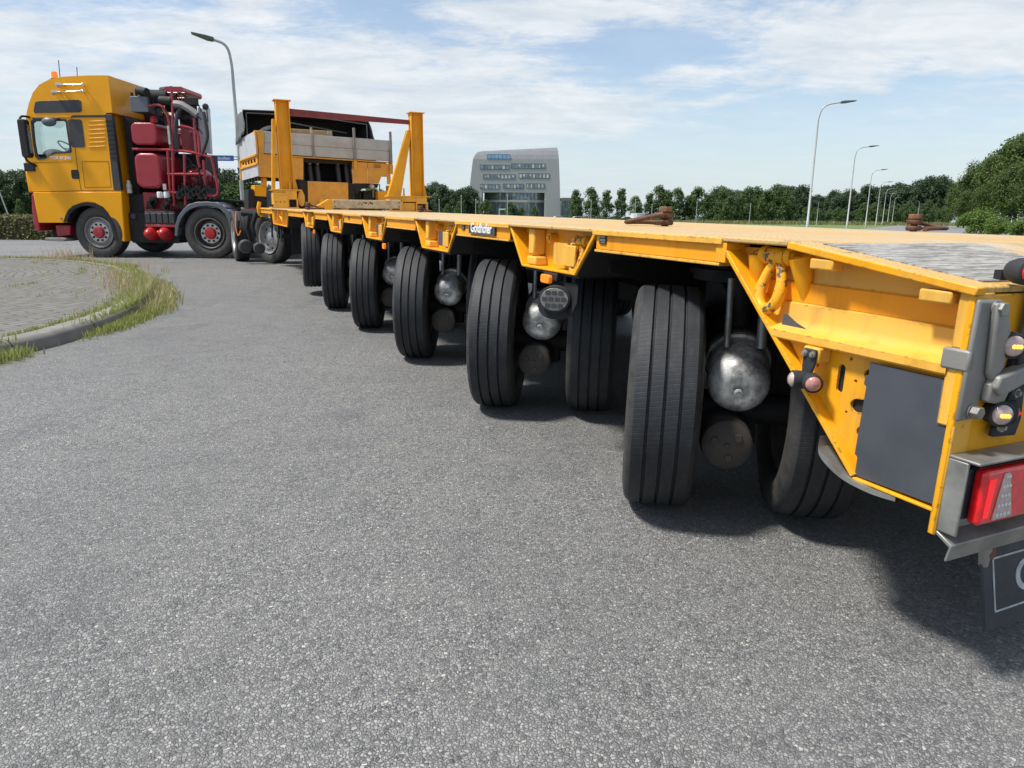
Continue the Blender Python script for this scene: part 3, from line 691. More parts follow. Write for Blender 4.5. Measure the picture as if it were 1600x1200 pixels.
for (x0, x1, y0, y1, sk) in wins:
    X0, Z1 = W(x0, y0); X1, Z0 = W(x1, y1)
    k = MB(); k.box(X0, X1, -0.06, 0.02, Z0, Z1)
    k2 = MB(); k3 = []; n = max(3, int((X1 - X0) / 1.25))
    fr = -0.02 if not sk else 0.25
    for j in range(n + 1):
        x = lerp(X0, X1, j / n); k2.box(x - 0.06, x + 0.06, -0.14, -0.03, Z0, Z1)
        if j < n and wr.random() < 0.6 and not sk: k3.append(MB().box(x + 0.12, x + 0.12 + wr.uniform(0.4, 0.95), -0.09, -0.061, lerp(Z0, Z1, wr.choice([0.05, 0.05, 0.4])), Z1 - 0.1))
    k2.box(X0 - .1, X1 + .1, -0.13, -0.02, Z0 - 0.12, Z0); k2.box(X0 - .1, X1 + .1, -0.13, -0.02, Z1, Z1 + 0.12)
    wo_ = k.build('window', MBGL2 if sk else MBGL, bld, smooth=0)
    k2.build('frame', MBFR, wo_, smooth=0)
    for b3 in k3: b3.build('blind', MBLN, wo_, smooth=0)
# recess: curved glass in two storeys, pale balcony band, porch
k = MB(); k2 = MB(); k3 = MB()
cxr, cyr, rr_ = (hx0 + hx1) / 2 + 2.5, 14.5, 15.5
for j in range(24):
    a0 = R(205 + 130 * j / 24); a1 = R(205 + 130 * (j + 1) / 24)
    p = lambda a, z: (max(hx0 + .05, min(hx1 - .05, cxr + rr_ * math.cos(a))), max(0.8, cyr + rr_ * 0.9 * math.sin(a)), z)
    k.add([p(a0, -1), p(a1, -1), p(a1, hz0), p(a0, hz0)], [(0, 1, 2, 3)])
    x, y, _ = p(a0, 0); k2.box(x - .08, x + .08, y - .15, y - .02, 0, hz0 - .05)
    zb0, zb1 = W(800, 316)[1], W(800, 312.5)[1]
    q0 = p(a0, zb0); q1 = p(a1, zb0)
    k3.add([(q0[0], q0[1] - .5, zb0), (q1[0], q1[1] - .5, zb0), (q1[0], q1[1] - .5, zb1), (q0[0], q0[1] - .5, zb1), (q0[0], q0[1] + 1, zb1), (q1[0], q1[1] + 1, zb1)], [(0, 1, 2, 3), (3, 2, 5, 4)])
gl = k.build('window', MBGL, bld, smooth=30); tag(gl, 'curved glass wall in the entrance recess'); k2.build('frame', MBFR, gl, smooth=0); k3.build('balcony', mat('pale_band', (0.42, 0.38, 0.38), 0.6), bld, smooth=30)
k = MB(); X0, Z1 = W(777, 328); X1, _ = W(789, 328); k.box(X0, X1, -1.2, 0.6, Z1, Z1 + .5); k.box(X0, X0 + .3, -1.2, -.9, -.5, Z1); k.box(X1 - .3, X1, -1.2, -.9, -.5, Z1); k.build('porch', MWHT, bld, smooth=0)
# low glass annex at the right foot
an = thing('office_annex', 'low dark glass wing with a flat roof at the right foot of the office block', 'building', (bx(875), BY - 4, gz(BY)))
k = MB(); Wd = bx(905) - bx(875); Hh = zat(885, 314, BY) - g0
k.box(0, Wd, 0, 12, -1, Hh); ww_ = k.build('wall', MBGL, an, smooth=0)
k = MB(); k.box(-.2, Wd + .6, -.8, 12.5, Hh, Hh + 1.1); k.build('roof', mat('roof_edge', (0.16, 0.15, 0.15), 0.6), an, smooth=0)
k = MB()
for j in range(9): k.box(Wd * j / 8 - .06, Wd * j / 8 + .06, -.12, -.02, 0, Hh - .02)
k.build('frame', MBFR, an, smooth=0)

# ---- lamps
def lamp(x, y, h, arm, ang, label, group, tilt=0.0, r=0.085, headl=0.75, zb=None):
    r_ = thing('street_lamp', label, 'street lamp', (x, y, (gz(y) - 0.03) if zb is None else zb), ang, group)
    k = MB(); H = h
    path = [(0, 0, 0), (0, 0, 0.9), (0, 0, 0.92), (0, 0, H * 0.86)]
    cur = smooth_path([(0, 0, H * 0.86), (0.03 * arm, 0, H * 0.90), (0.14 * arm, 0, H * 0.955), (0.42 * arm, 0, H * 0.985), (arm, 0, H)], 6)
    k.tube([Vector(p) for p in path] + cur[1:], [r, r, r * .8, r * .52] + [r * .48] * (len(cur) - 1), 10); k.build('pole', MPOLE, r_)
    k = MB(); s = headl
    k.prism([(arm - .06, H - .05), (arm + .02, H - .06), (arm + s * .25, H - .07 + tilt * s * .2), (arm + s, H - .02 + tilt * s), (arm + s, H + .02 + tilt * s), (arm + s * .3, H + .06 + tilt * s * .3), (arm - .06, H + .05)], 'y', -0.15, 0.15)
    k.build('lamp_head', MLHD, r_, bevel=0.02)
    return r_
LG = 'street lamps along the access road'
ldir = math.atan2(-0.15, 1)
for i, (x, y, t_) in enumerate(((1261, 42.5, 'nearest and tallest'), (1323, 66.5, 'second'), (1352, 95.5, 'third'), (1368, 124.5, 'fourth'), (1378, 159, 'fifth'), (1386, 184, 'sixth'), (1393, 214, 'seventh and farthest'))):
    x = at(x, y)[0]
    lamp(x, y, 7.35 + (0.0 if i < 4 else .4), 1.15, ldir, '%s street lamp in the row along the access road on the right' % t_, LG, 0.08)
lamp(-9.99, 27.0, 6.85, 0.58, math.pi + 0.35, 'tall street lamp behind the truck, arm pointing left, carrying the blue street sign', None, 0.22, 0.10, 0.66)
for i, (px, yt, Y) in enumerate(((1432, 314, 150), (1275, 314, 150))):
    x, y, z = at(px, Y); lamp(x, y, zat(px, yt, Y) - z, 0.5, math.pi, ('small distant lamp standing in front of the dark wood right of the road', 'small distant lamp in the field beside the nearest tall lamp')[i], None, 0.05, 0.07, 0.4)
def small_post(px, ytop, Y, lab, grp):
    x, y, z = at(px, Y); r_ = thing('garden_lamp', lab, 'lamp post', (x, y, z - .03), 0, grp); h = zat(px, ytop, Y) - z
    k = MB(); k.tube([(0, 0, 0), (0, 0, h * .96)], [.07, .05], 7); k.build('pole', MPOLE, r_); k = MB(); k.lathe([(0.02, h * .94), (0.09, h * .95), (0.10, h * .985), (0.03, h)], (0, 0, 0), (0, 0, 1), 10); k.build('lamp_head', MPOLE, r_)
for px, yt in ((666, 316), (684, 311), (718.5, 305), (741, 311), (790.5, 305), (849.5, 311)):
    small_post(px, yt, 130, 'thin pale lamp post on the grounds of the office block', 'pale lamp posts before the office block')
for px, yt in ((921, 313), (990, 311), (1016, 319), (1086, 316), (1169.5, 318)):
    small_post(px, yt, 130, 'thin pale lamp post in front of the row of young trees', 'pale lamp posts before the tree row')
x, y, z = at(3, 95); r_ = thing('leaning_post', 'thin pale leaning lamp post at the left edge in front of the wood', 'lamp post', (x, y, z))
k = MB(); k.tube([(.6, 0, 0), (-.45, 0, zat(2, 287, 95) - z)], [.09, .06], 7); k.build('pole', MPOLE, r_)
k = MB(); k.box(-.75, -.2, -.1, .1, zat(2, 287, 95) - z, zat(2, 286, 95) - z + .06); k.build('lamp_head', MLHD, r_)
# street sign on the left lamp
sg = thing('street_name_sign', 'narrow blue street name sign fixed to the lamp pole behind the truck', 'street sign', (-10.08, 26.85, 2.78), R(4))
k = MB(); k.rbox(-1.02, -0.05, -0.012, 0.012, -.09, .10, .02); k.build('plate', MBLU, sg)
k = MB(); k.box(-.06, .12, -.03, .0, -.05, -.02); k.box(-.06, .12, -.03, .0, .04, .07); k.tube([(.1 + .1 * math.cos(a / 10 * 6.283), .13 + .1 * math.sin(a / 10 * 6.283), .055) for a in range(10)], .012, 5, closed=True); k.build('clamp', MGAL, sg)
text('lettering', 'Duitslandlaan', 0.135, MWHP, sg, basis((1, 0, 0), (0, 0, 1), (0, -1, 0), (-.53, -.016, 0.0)), off=0.001, xs=1.0)
# parked cars far behind
def car(x, y, rz, c, label):
    r_ = thing('parked_car', label, 'car', (x, y, gz(y)), rz)
    m = mat('car_paint', c, 0.3, coat=0.5, var=0.03)
    k = MB(); k.prism([(-2.1, .35), (-2.15, .75), (-1.9, .9), (-1.1, .98), (-.5, 1.42), (.9, 1.46), (1.6, 1.02), (2.1, .92), (2.15, .4), (1.7, .3), (-1.8, .3)], 'y', -.85, .85); k.build('body', m, r_, bevel=.06)
    k = MB(); k.prism([(-.98, .97), (-.46, 1.36), (.84, 1.4), (1.4, 1.0)], 'y', -.87, .87); k.build('window', MGLS, r_)
    for sx in (-1.3, 1.3):
        for sy in (-.82, .82):
            k = MB(); k.lathe([(.0, -.1), (.2, -.1), (.32, -.09), (.33, 0), (.32, .09), (.2, .1), (0, .1)], (sx, sy, .33), (0, 1, 0), 16); k.build('wheel', MRUB, r_)
for px, Y, c, lab in ((713, 170, (.3, .3, .32), 'grey parked car left of the office block'), (868, 190, (.6, .6, .6), 'white parked car at the right foot of the office block'), (898, 190, (.6, .61, .62), 'white parked car before the first young tree'), (975, 190, (.5, .5, .5), 'silver parked car between the young trees'), (1010, 190, (.6, .6, .6), 'white parked car behind the big shackle')):
    x, y, z = at(px, Y); car(x, y, 0.2, c, lab)
vb = thing('white_van', 'small white van half hidden behind the tree row', 'van', at(995, 192), 0.9)
k = MB(); k.prism([(-2.4, .4), (-2.4, 2.3), (1.3, 2.35), (1.9, 1.4), (2.5, 1.2), (2.5, .4)], 'y', -.95, .95); k.build('body', MWHT, vb, bevel=.06)
for sx in (-1.5, 1.6):
    for sy in (-.9, .9):
        k = MB(); k.lathe([(.0, -.1), (.2, -.1), (.34, -.09), (.36, 0), (.34, .09), (.2, .1), (0, .1)], (sx, sy, .36), (0, 1, 0), 16); k.build('wheel', MRUB, vb)
# ---- weeds
def blades(name, m, pts, rng, wd=0.0042):
    v = []; f = []; tone = []
    for (x, y, z, h) in pts:
        a = rng.uniform(0, 6.28); ln = rng.uniform(.1, .6) * h; b_ = rng.uniform(0, 6.28); w_ = wd * rng.uniform(.6, 1.4)
        ca, sa = math.cos(a) * w_, math.sin(a) * w_; dx, dy = math.cos(b_) * ln, math.sin(b_) * ln; k_ = len(v)
        v += [(x - ca, y - sa, z), (x + ca, y + sa, z), (x + ca * .8 + dx * .4, y + sa * .8 + dy * .4, z + h * .6), (x - ca * .8 + dx * .4, y - sa * .8 + dy * .4, z + h * .6), (x + dx, y + dy, z + h)]
        f += [(k_, k_ + 1, k_ + 2, k_ + 3), (k_ + 3, k_ + 2, k_ + 4)]; t_ = min(1, max(0, rng.gauss(.5, .3))); tone += [t_, t_]
    me = bpy.data.meshes.new(name); me.from_pydata(v, [], f); me.materials.append(m)
    me.attributes.new('tone', 'FLOAT', 'FACE').data.foreach_set('value', tone)
    o = bpy.data.objects.new(name, me); col.objects.link(o); return tag(o, kind='stuff')
gr = random.Random(9)
def along(y):       # kerb outer x at a given y
    for a, b_ in zip(ip, ip[1:]):
        if (a.y - y) * (b_.y - y) <= 0 and a.y != b_.y and a.x > -8.2: return lerp(a.x, b_.x, (y - a.y) / (b_.y - a.y))
    return None
gp = []; dp = []
def patch(lst, yc, xo, ry, rx, n, h, z=0.0):
    for _ in range(n):
        y = gr.gauss(yc, ry); kx = along(y)
        if kx is None: continue
        x = kx + gr.gauss(xo, rx)
        zz_ = 0.1 if x < kx else 0.0
        lst.append((x, y, zz_ , h * gr.uniform(.4, 1.2)))
patch(gp, 6.9, .07, .45, .05, 3200, .06); patch(gp, 7.9, .07, .65, .09, 5600, .085); patch(gp, 9.1, .02, .7, .10, 4600, .08); patch(gp, 10.8, 0, .7, .09, 1600, .06)
patch(gp, 6.1, .07, .22, .05, 700, .06); patch(gp, 4.6, .05, .16, .06, 800, .09); patch(gp, 5.7, -.2, .5, .012, 350, .04); patch(gp, 7.2, -.24, .8, .03, 700, .04); patch(gp, 9.5, -.32, 1.2, .06, 900, .04)
patch(dp, 8.5, .05, .8, .10, 380, .16); patch(dp, 9.2, -.4, .8, .15, 400, .10); patch(dp, 7.4, .1, .5, .1, 120, .2)
for _ in range(2600):
    x = gr.uniform(-10.8, -6.0); y = 13.15 + (x + 8) * -.06 - max(0, x + 8.2) * .72 + gr.gauss(0, .10); gp.append((x, y, .09, gr.uniform(.02, .07)))
for _ in range(130): dp.append((gr.gauss(-8.0, .22), gr.gauss(12.85, .10), .08, gr.uniform(.12, .34)))
for _ in range(160): x = gr.uniform(-8.4, -5.6); dp.append((x, 12.8 - max(0, x + 7.9) * .75 + gr.gauss(0, .12), .08, gr.uniform(.08, .2)))
for rad, a0, a1, n in ((2.3, -40, 60, 500), (3.4, -35, 70, 420), (4.5, -50, 50, 260)):
    for _ in range(n):
        a = R(gr.uniform(a0, a1)); r1 = rad + gr.gauss(0, .035); x = IC.x + r1 * math.cos(a); y = IC.y + r1 * math.sin(a)
        if math.sin(a * 9 + rad) > -.2: gp.append((x, y, .098, gr.uniform(.012, .05)))
blades('kerb_weeds', MLFG, gp, gr); blades('dry_grass_stalks', MLFS, dp, gr, .004)
# rough verge right of the access road
vp = []
for _ in range(26000):
    u = gr.uniform(6, 120); s_ = 9.6 + abs(gr.gauss(0, 7)) ; P = a_ + d_ * (u - 24) + n_ * s_
    vp.append((P.x, P.y, gz(P.y) - .03, gr.uniform(.25, .75)))
blades('verge_grass', leaf_mat('verge_blades', (0.04, 0.085, 0.015), (0.12, 0.19, 0.04), (0.10, 0.14, 0.04)), vp, gr, .05)
vp = []
for _ in range(9000):
    P = Vector((gr.uniform(20, 190), gr.uniform(150, 195))); vp.append((P.x, P.y, gz(P.y), gr.uniform(.3, 1.0)))
blades('meadow_fringe', leaf_mat('fringe_blades', (0.16, 0.17, 0.06), (0.26, 0.24, 0.10), (0.2, 0.2, 0.08)), vp, gr, .12)
# ------------------------------------------------------------------ LOW LOADER TRAILER  (local x = inward, y = towards the front, z = up)
O = Vector((0.42955, 2.37325, 0)); TA = R(25.2)
TR = thing('low_loader_trailer', 'long yellow multi axle flatbed trailer with steered wheel pairs, filling the right side', 'trailer', O)
TR.matrix_world = Matrix.Translation(O) @ Matrix.Rotation(TA, 4, 'Z') @ Matrix.Rotation(0.0072, 4, 'X') @ Matrix.Rotation(0.017, 4, 'Y')
WID = 2.75; TF = 12.05; ZD = 0.957
def deck_mat():
    m, t, b = newmat('deck_paint')
    tcn = t.nodes.new('ShaderNodeTexCoord'); v = tcn.outputs['Object']
    base = mix(t, mrange(t, noise(t, 3, 7, 0.65, v), 0.3, 0.7), (0.54, 0.34, 0.12), (0.62, 0.37, 0.09))
    base = mix(t, mrange(t, noise(t, 1.1, 8, 0.75, v, (1, .35, 1)), 0.42, 0.62, 0, .8), base, (0.50, 0.40, 0.26))
    base = mix(t, mrange(t, noise(t, 1.0, 8, 0.75, v, (9, .5, 1)), 0.50, 0.66, 0, .6), base, (0.30, 0.22, 0.12))
    base = mix(t, mrange(t, noise(t, 1.0, 8, 0.75, v, (1.1, .7, 1)), 0.56, 0.62, 0, .7), base, (0.46, 0.43, 0.38))
    base = mix(t, mrange(t, noise(t, 14, 8, 0.75, v), 0.58, 0.66, 0, .8), base, (0.20, 0.12, 0.07))
    t.links.new(base, b.inputs['Base Color']); b.inputs['Roughness'].default_value = 0.5
    mp = t.nodes.new('ShaderNodeMapping'); mp.inputs['Rotation'].default_value = (0, 0, R(45)); t.links.new(v, mp.inputs[0])
    ck = t.nodes.new('ShaderNodeTexBrick'); ck.inputs['Scale'].default_value = 1; ck.inputs['Brick Width'].default_value = 0.036; ck.inputs['Row Height'].default_value = 0.018; ck.inputs['Mortar Size'].default_value = 0.005; ck.inputs['Mortar Smooth'].default_value = 0.8
    t.links.new(mp.outputs[0], ck.inputs['Vector'])
    bump(t, b, mrange(t, ck.outputs['Fac'], 0, 1, 1, 0), 0.6, 0.003); return m
MDECK = deck_mat()
k = MB(); k.box(-.006, WID + .006, -.60, TF, ZD - .014, ZD)
k.prism([(-.60, ZD), (-.60, ZD - .014), (-1.083, .878), (-1.083, .892)], 'x', -.006, WID + .006)
k.build('deck', MDECK, TR, bevel=.004)
def worn_mat():
    m, t, b = newmat('worn_ramp_coating')
    tcn = t.nodes.new('ShaderNodeTexCoord'); v = tcn.outputs['Object']
    n_1 = noise(t, 26, 9, 0.75, v, (0.35, 3.0, 1)); n_2 = noise(t, 90, 6, 0.7, v, (0.3, 2.6, 1))
    base = mix(t, mrange(t, n_1, 0.42, 0.56), (0.15, 0.145, 0.135), (0.40, 0.385, 0.35))
    base = mix(t, mrange(t, n_2, 0.52, 0.62, 0, .75), base, (0.06, 0.058, 0.052))
    t.links.new(base, b.inputs['Base Color']); b.inputs['Roughness'].default_value = 0.7; bump(t, b, n_1, 0.5, 0.004); return m
k = MB(); zr = lambda t_: lerp(ZD, .892, (-.60 - t_) / .483) + .003
vs = [(.060, -.648, zr(-.648)), (.066, -1.052, zr(-1.052)), (.50, -1.060, zr(-1.060)), (.62, -.808, zr(-.808)), (.696, -.666, zr(-.666)), (.622, -.629, zr(-.629))]
k.add(vs + [(x, y, z - .004) for x, y, z in vs], [tuple(range(6))] + [(i, (i + 1) % 6, (i + 1) % 6 + 6, i + 6) for i in range(6)]); k.build('ramp_coating', worn_mat(), TR, smooth=0)
# --- outrigger brackets and the rail between them
def bracket(tc, wt, wb, zb, n_, ring=True, ribs=True, refl='dark'):
    """tc centre, wt width at top, wb width at bottom"""
    D = .072; z1 = ZD - .016
    k = MB()
    A = (tc + wt / 2, z1); B = (tc + wb / 2, zb); C_ = (tc - wb / 2, zb); D_ = (tc - wt / 2, z1)
    th = .011
    def flange(p, q, d0, d1, th):
        dx, dz = q[0] - p[0], q[1] - p[1]; L = math.hypot(dx, dz); nx, nz = -dz / L * th, dx / L * th
        k.prism([(p[0], p[1]), (q[0], q[1]), (q[0] + nx, q[1] + nz), (p[0] + nx, p[1] + nz)], 'x', d0, d1)
    flange(D_, C_, 0, .012, th * 1.3); flange(C_, B, 0, D, th); flange(B, A, 0, D, th * 1.3)
    k.prism([(A[0] - .01, z1), (B[0] - .003, zb + .004), (C_[0] + .003, zb + .004), (D_[0] + .01, z1)], 'x', D, D + .008)
    o = k.build('bracket', MY, TR, bevel=.003)
    kk = MB(); kk.prism([(C_[0] + .004, zb - .002), (D_[0] - .004, z1), (D_[0] - .012, z1), (C_[0] - .004, zb - .004)], 'x', .012, .9); kk.box(.02, .9, C_[0], B[0], zb - .012, zb - .001); kk.build('shade_skin', MBLK, o)  # black sheet on the bracket's outer side and underside stands in for shade
    if ribs:
        k = MB(); t0 = tc + wt * .23
        k.box(.012, D, t0 - .028, t0 + .028, zb + .055, z1); k.prism([(t0 + .035, zb + .05), (t0 - .045, zb + .05), (t0 - .055, zb + .012), (t0 + .03, zb + .012)], 'x', .01, D)
        k.build('gusset', MYL, o, bevel=.008)
        k = MB(); k.cyl((D, tc + .02 + wt * .05, z1 - .035), (D - .035, tc + .02 + wt * .05, z1 - .035), .022, seg=14); k.cyl((D - .035, tc + .02 + wt * .05, z1 - .035), (D - .042, tc + .02 + wt * .05, z1 - .035), .011, seg=10); k.build('bolt_boss', MY, o, bevel=.002)
        # two upright plates; the outer one carries a grey reflector face
        k = MB(); k.rbox(.020, .030, tc - wt * .10 - .055, tc - wt * .10 + .055, zb + .03, z1 - .05, .012, 'x'); 
        k.build('plate', MYL if refl != 'dark' else MPAN, o)
        k = MB(); k.box(.006, D, tc - wt * .10 - .115, tc - wt * .10 - .105, zb + .012, z1 - .045); k.box(.004, .014, tc - wt * .10 - .15, tc - wt * .10 - .06, zb + .03, z1 - .055); k.build('plate', MYL, o, bevel=.004)
    if ring: lashing_ring(o, tc - wt * .27, z1 - .012, .34)
    return o
def lashing_ring(parent, t0, zt, size=.36, mats=None, sway=0.0):
    s_ = size; k = MB()
    for q in (-1, 1):   # ears
        k.lathe([(.0, 0), (.020 * s_ / .36, .002), (.023 * s_ / .36, .012), (.020 * s_ / .36, .022), (0, .024)], (.045, t0 + q * .040 * s_ / .36 - .012, zt - .025), (0, 1, 0), 18)
        k.tube([(.05, t0 + q * .052 * s_ / .36, zt - .02), (.06, t0 + q * .052 * s_ / .36, zt - .05 * s_ / .36), (.072, t0 + q * .052 * s_ / .36, zt - .085 * s_ / .36)], [.017, .017, .008], 10)
    k.cyl((.045, t0 - .055 * s_ / .36, zt - .025), (.045, t0 + .055 * s_ / .36, zt - .025), .012 * s_ / .36, seg=12)
    o = k.build('ring_mount', MY, parent, smooth=50)
    if parent is TR: pp = o
    else: pp = parent
    k = MB(); h = .34 * s_; pts = []
    for q in range(26):
        a = -math.pi / 2 + 2 * math.pi * q / 26; ww = .040 * s_ / .36 * (1 - .50 * (math.sin(a) + 1) / 2)
        z = zt - .03 - h * .53 + h * .47 * math.sin(a)
        pts.append((.045 - .030 * (1 - math.sin(a)) / 2, t0 + ww * math.cos(a) + sway * (zt - z) , z))
    k.tube(pts, [.0125 * s_ / .36 * (1.15 if pts[i][2] < zt - .09 * s_ / .36 else 1) for i in range(26)], 10, closed=True)
    k.cyl((.045, t0 - .030 * s_ / .36, zt - .028), (.045, t0 + .030 * s_ / .36, zt - .028), .022 * s_ / .36, seg=14)
    k.build('lashing_ring', MRING, pp, smooth=60)
MRING = yellow_paint('worn_ring_paint', Y1, 0.45, chip=(0.10, 0.085, 0.075), cth=0.535)
LT = [.714, 2.155, 3.595, 5.03, 6.48]
for i, t0 in enumerate(LT):
    bracket(t0, .76, .475, .772 - .0072 * 0, i, ring=(i in (0, 1, 2)), refl='pale' if i == 0 else 'dark')
bl = bracket(8.95, 1.75, 1.45, .725, 9, ring=False, ribs=False)
for q in (8.35, 8.75, 9.2, 9.6): k = MB(); k.box(.01, .07, q - .01, q + .01, .737, .94); k.build('gusset', MYL, bl, bevel=.003)
k = MB(); k.tube([(.05, 9.0, .93), (.03, 9.05, .85), (.05, 8.9, .77), (.05, 8.75, .83), (.05, 8.8, .92)], .018, 8); k.build('lashing_gear', MY, bl, bevel=.003)
# side rails (thin channel between the brackets)
rails_ = [(.334, -.345)] + [(LT[i + 1] - .38, LT[i] + .38) for i in range(4)] + [(8.07, LT[4] + .38), (TF, 9.83)]
for (t1, t0) in rails_:
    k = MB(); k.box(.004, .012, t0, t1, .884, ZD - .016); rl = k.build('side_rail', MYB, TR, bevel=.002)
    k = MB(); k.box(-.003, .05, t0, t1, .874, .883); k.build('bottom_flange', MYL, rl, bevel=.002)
    k = MB(); k.box(-.010, .0, t0 - .01, t1 + .01, ZD - .022, ZD - .004); k.build('top_lip', MYL, rl, bevel=.002)  # pale lips and flanges: wear, plus sky reflection put into the colour
# far side of the deck, plainer
k = MB(); k.box(WID - .012, WID, -.6, TF, .80, ZD - .016); k.build('side_rail', MY, TR)
# stickers and the name plate on the rail
sn = MB(); sn.box(-.008, .002, 1.245, 1.580, .893, .953); sno = sn.build('name_plate', MSGN, TR, bevel=.002)
k = MB()
for (a, b_, c_, d_2) in ((1.247, 1.578, .895, .897), (1.247, 1.578, .949, .951), (1.247, 1.250, .895, .951), (1.575, 1.578, .895, .951)): k.box(-.0095, -.007, a, b_, c_, d_2)
k.build('border', MGAL, sno, smooth=0)
FS = lambda x, t_, z: basis((0, -1, 0), (0, 0, 1), (-1, 0, 0), (x, t_, z))
text('lettering', 'Goldhofer', .066, MWHP, sno, FS(-.010, 1.412, .9225), off=.0014, xs=.98)
for t0, z in ((.285, .922), (1.68, .925), (4.45, .92)):
    k = MB(); k.box(-.001, .003, t0 - .022, t0 + .022, z - .018, z + .018); s_ = k.build('sticker', MSGN, TR, smooth=0)
    k = MB(); k.box(-.003, -.0015, t0 - .019, t0 + .019, z + .005, z + .011); k.box(-.003, -.0015, t0 - .019, t0 + .012, z - .006, z - .001); k.box(-.003, -.0015, t0 - .019, t0 + .006, z - .014, z - .010); k.build('print', MGAL, s_, smooth=0)
# --- rear end, side face
RE = MB()
def fl(k, p, q, d0, d1, th):
    dx, dz = q[0] - p[0], q[1] - p[1]; L = math.hypot(dx, dz); nx, nz = -dz / L * th, dx / L * th
    k.prism([(p[0], p[1]), (q[0], q[1]), (q[0] + nx, q[1] + nz), (p[0] + nx, p[1] + nz)], 'x', d0, d1)
k = MB(); fl(k, (-.330, .941), (-.868, .419), -.002, .085, -.013); k.box(-.003, .085, -.37, -.325, .884, .941); k.build('rear_strut', MY, TR, bevel=.002)
# profile of the recessed back wall: three shallow steps then the ledge
def run(k, prof, t0, t1, clip=True):
    # prof: list (s,z); extruded from t0 to t1 (t0 follows the diagonal)
    vs = []; 
    for s_, z in prof:
        ta = t0(z); vs.append((s_, ta, z)); vs.append((s_, t1, z))
    k.add(vs, [(2 * i, 2 * i + 1, 2 * i + 3, 2 * i + 2) for i in range(len(prof) - 1)])
dg = lambda z: -.330 - (.941 - z) / .522 * .538 - .008
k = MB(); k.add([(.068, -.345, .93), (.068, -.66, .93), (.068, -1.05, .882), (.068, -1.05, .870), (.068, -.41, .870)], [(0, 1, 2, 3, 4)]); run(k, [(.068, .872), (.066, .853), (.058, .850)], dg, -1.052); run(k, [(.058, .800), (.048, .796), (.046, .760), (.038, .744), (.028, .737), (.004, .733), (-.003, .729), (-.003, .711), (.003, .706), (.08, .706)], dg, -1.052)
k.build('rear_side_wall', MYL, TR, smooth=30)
k = MB(); run(k, [(.059, .8505), (.056, .849), (.056, .801), (.059, .7995)], dg, -1.052); k.build('deep_orange_band', MYB, TR, smooth=30)  # middle step in a deeper orange than the steps around it
k = MB(); k.box(.002, .06, -1.086, -1.050, .765, .880); k.box(.001, .06, -1.086, -1.048, .603, .735)
k.box(.001, .06, -1.086, -1.0765, .365, .61); k.build('rear_flange', MYL, TR, bevel=.004)
k = MB(); fl(k, (-.595, ZD - .020), (-1.088, .873), -.008, .02, -.018); k.build('ramp_edge', MY, TR, bevel=.003)
holes = [circ(-.853, .662, .013), rotated(rrect(-.872, -.815, .567, .600, .016), (-.84, .584), R(-8)), circ(-.856, .524, .014), rrect(-.788, -.768, .602, .672, .010), circ(-.800, .690, .004, 8), circ(-.806, .560, .004, 8), circ(-.820, .640, .0045, 8), circ(-.705, .655, .004, 8)]
k = MB(); k.prism([(-.60, .708), (-1.05, .708), (-1.05, .60), (-1.078, .592), (-1.078, .415), (-.872, .415)], 'x', .030, .038, holes=holes); k.build('perforated_plate', MY, TR, smooth=30)
k = MB(); k.prism([(-.64, .70), (-1.06, .70), (-1.06, .43), (-.895, .43)], 'x', .040, .05); k.build('backing', MBLK, TR)
k = MB(); k.prism([(-.868, .697), (-1.046, .697), (-1.047, .607), (-1.062, .604), (-1.072, .590), (-1.075, .575), (-1.076, .428), (-.872, .424), (-.872, .47), (-.864, .475), (-.868, .64), (-.861, .645), (-.862, .665), (-.870, .668)], 'x', .006, .014); k.build('cover_panel', MPAN, TR, bevel=.0015)
k = MB(); k.box(.0, .03, -1.078, -.872, .414, .421); k.build('lower_edge', MY, TR, bevel=.002)
k = MB(); k.box(-.006, .03, -.742, -.672, .893, .919); k.build('stop_block', MYL, TR, bevel=.004)
k = MB(); k.box(-.006, .03, -1.040, -.968, .851, .877); k.build('stop_block', MYL, TR, bevel=.004)
k = MB(); k.prism([(-.572, .737), (-.60, .737), (-.66, .737), (-.62, .75), (-.585, .768), (-.575, .766)], 'x', .030, .033); k.build('bare_metal_patch', MPAN, TR)
lashing_ring(TR, -.520, .940, .40, sway=-.02)
k = MB(); k.cyl((.06, -.420, .915), (.06, -.62, .915), .010, seg=10); k.tube([(.045, -.595, .915), (.055, -.605, .86), (.068, -.61, .80)], [.030, .024, .010], 12); k.tube([(.045, -.45, .915), (.05, -.45, .87), (.068, -.455, .82)], [.030, .026, .016], 12); k.build('ring_mount', MY, TR, smooth=50)
# grey curved guard under the corner
k = MB(); pth = smooth_path([(.012, -.755, .486), (.0, -.768, .458), (-.008, -.805, .438), (-.010, -.86, .420), (-.006, -.93, .413), (.004, -.985, .414)], 6)
for i in range(len(pth) - 1):
    p, q = pth[i], pth[i + 1]; k.add([p, q, q + Vector((.05, 0, -.002)), p + Vector((.05, 0, -.002)), p - Vector((0, 0, .012)), q - Vector((0, 0, .012)), q + Vector((.05, 0, -.014)), p + Vector((.05, 0, -.014))], [(0, 1, 2, 3), (4, 5, 6, 7), (0, 1, 5, 4), (2, 3, 7, 6)])
k.build('curved_guard', MGAL, TR, smooth=60)
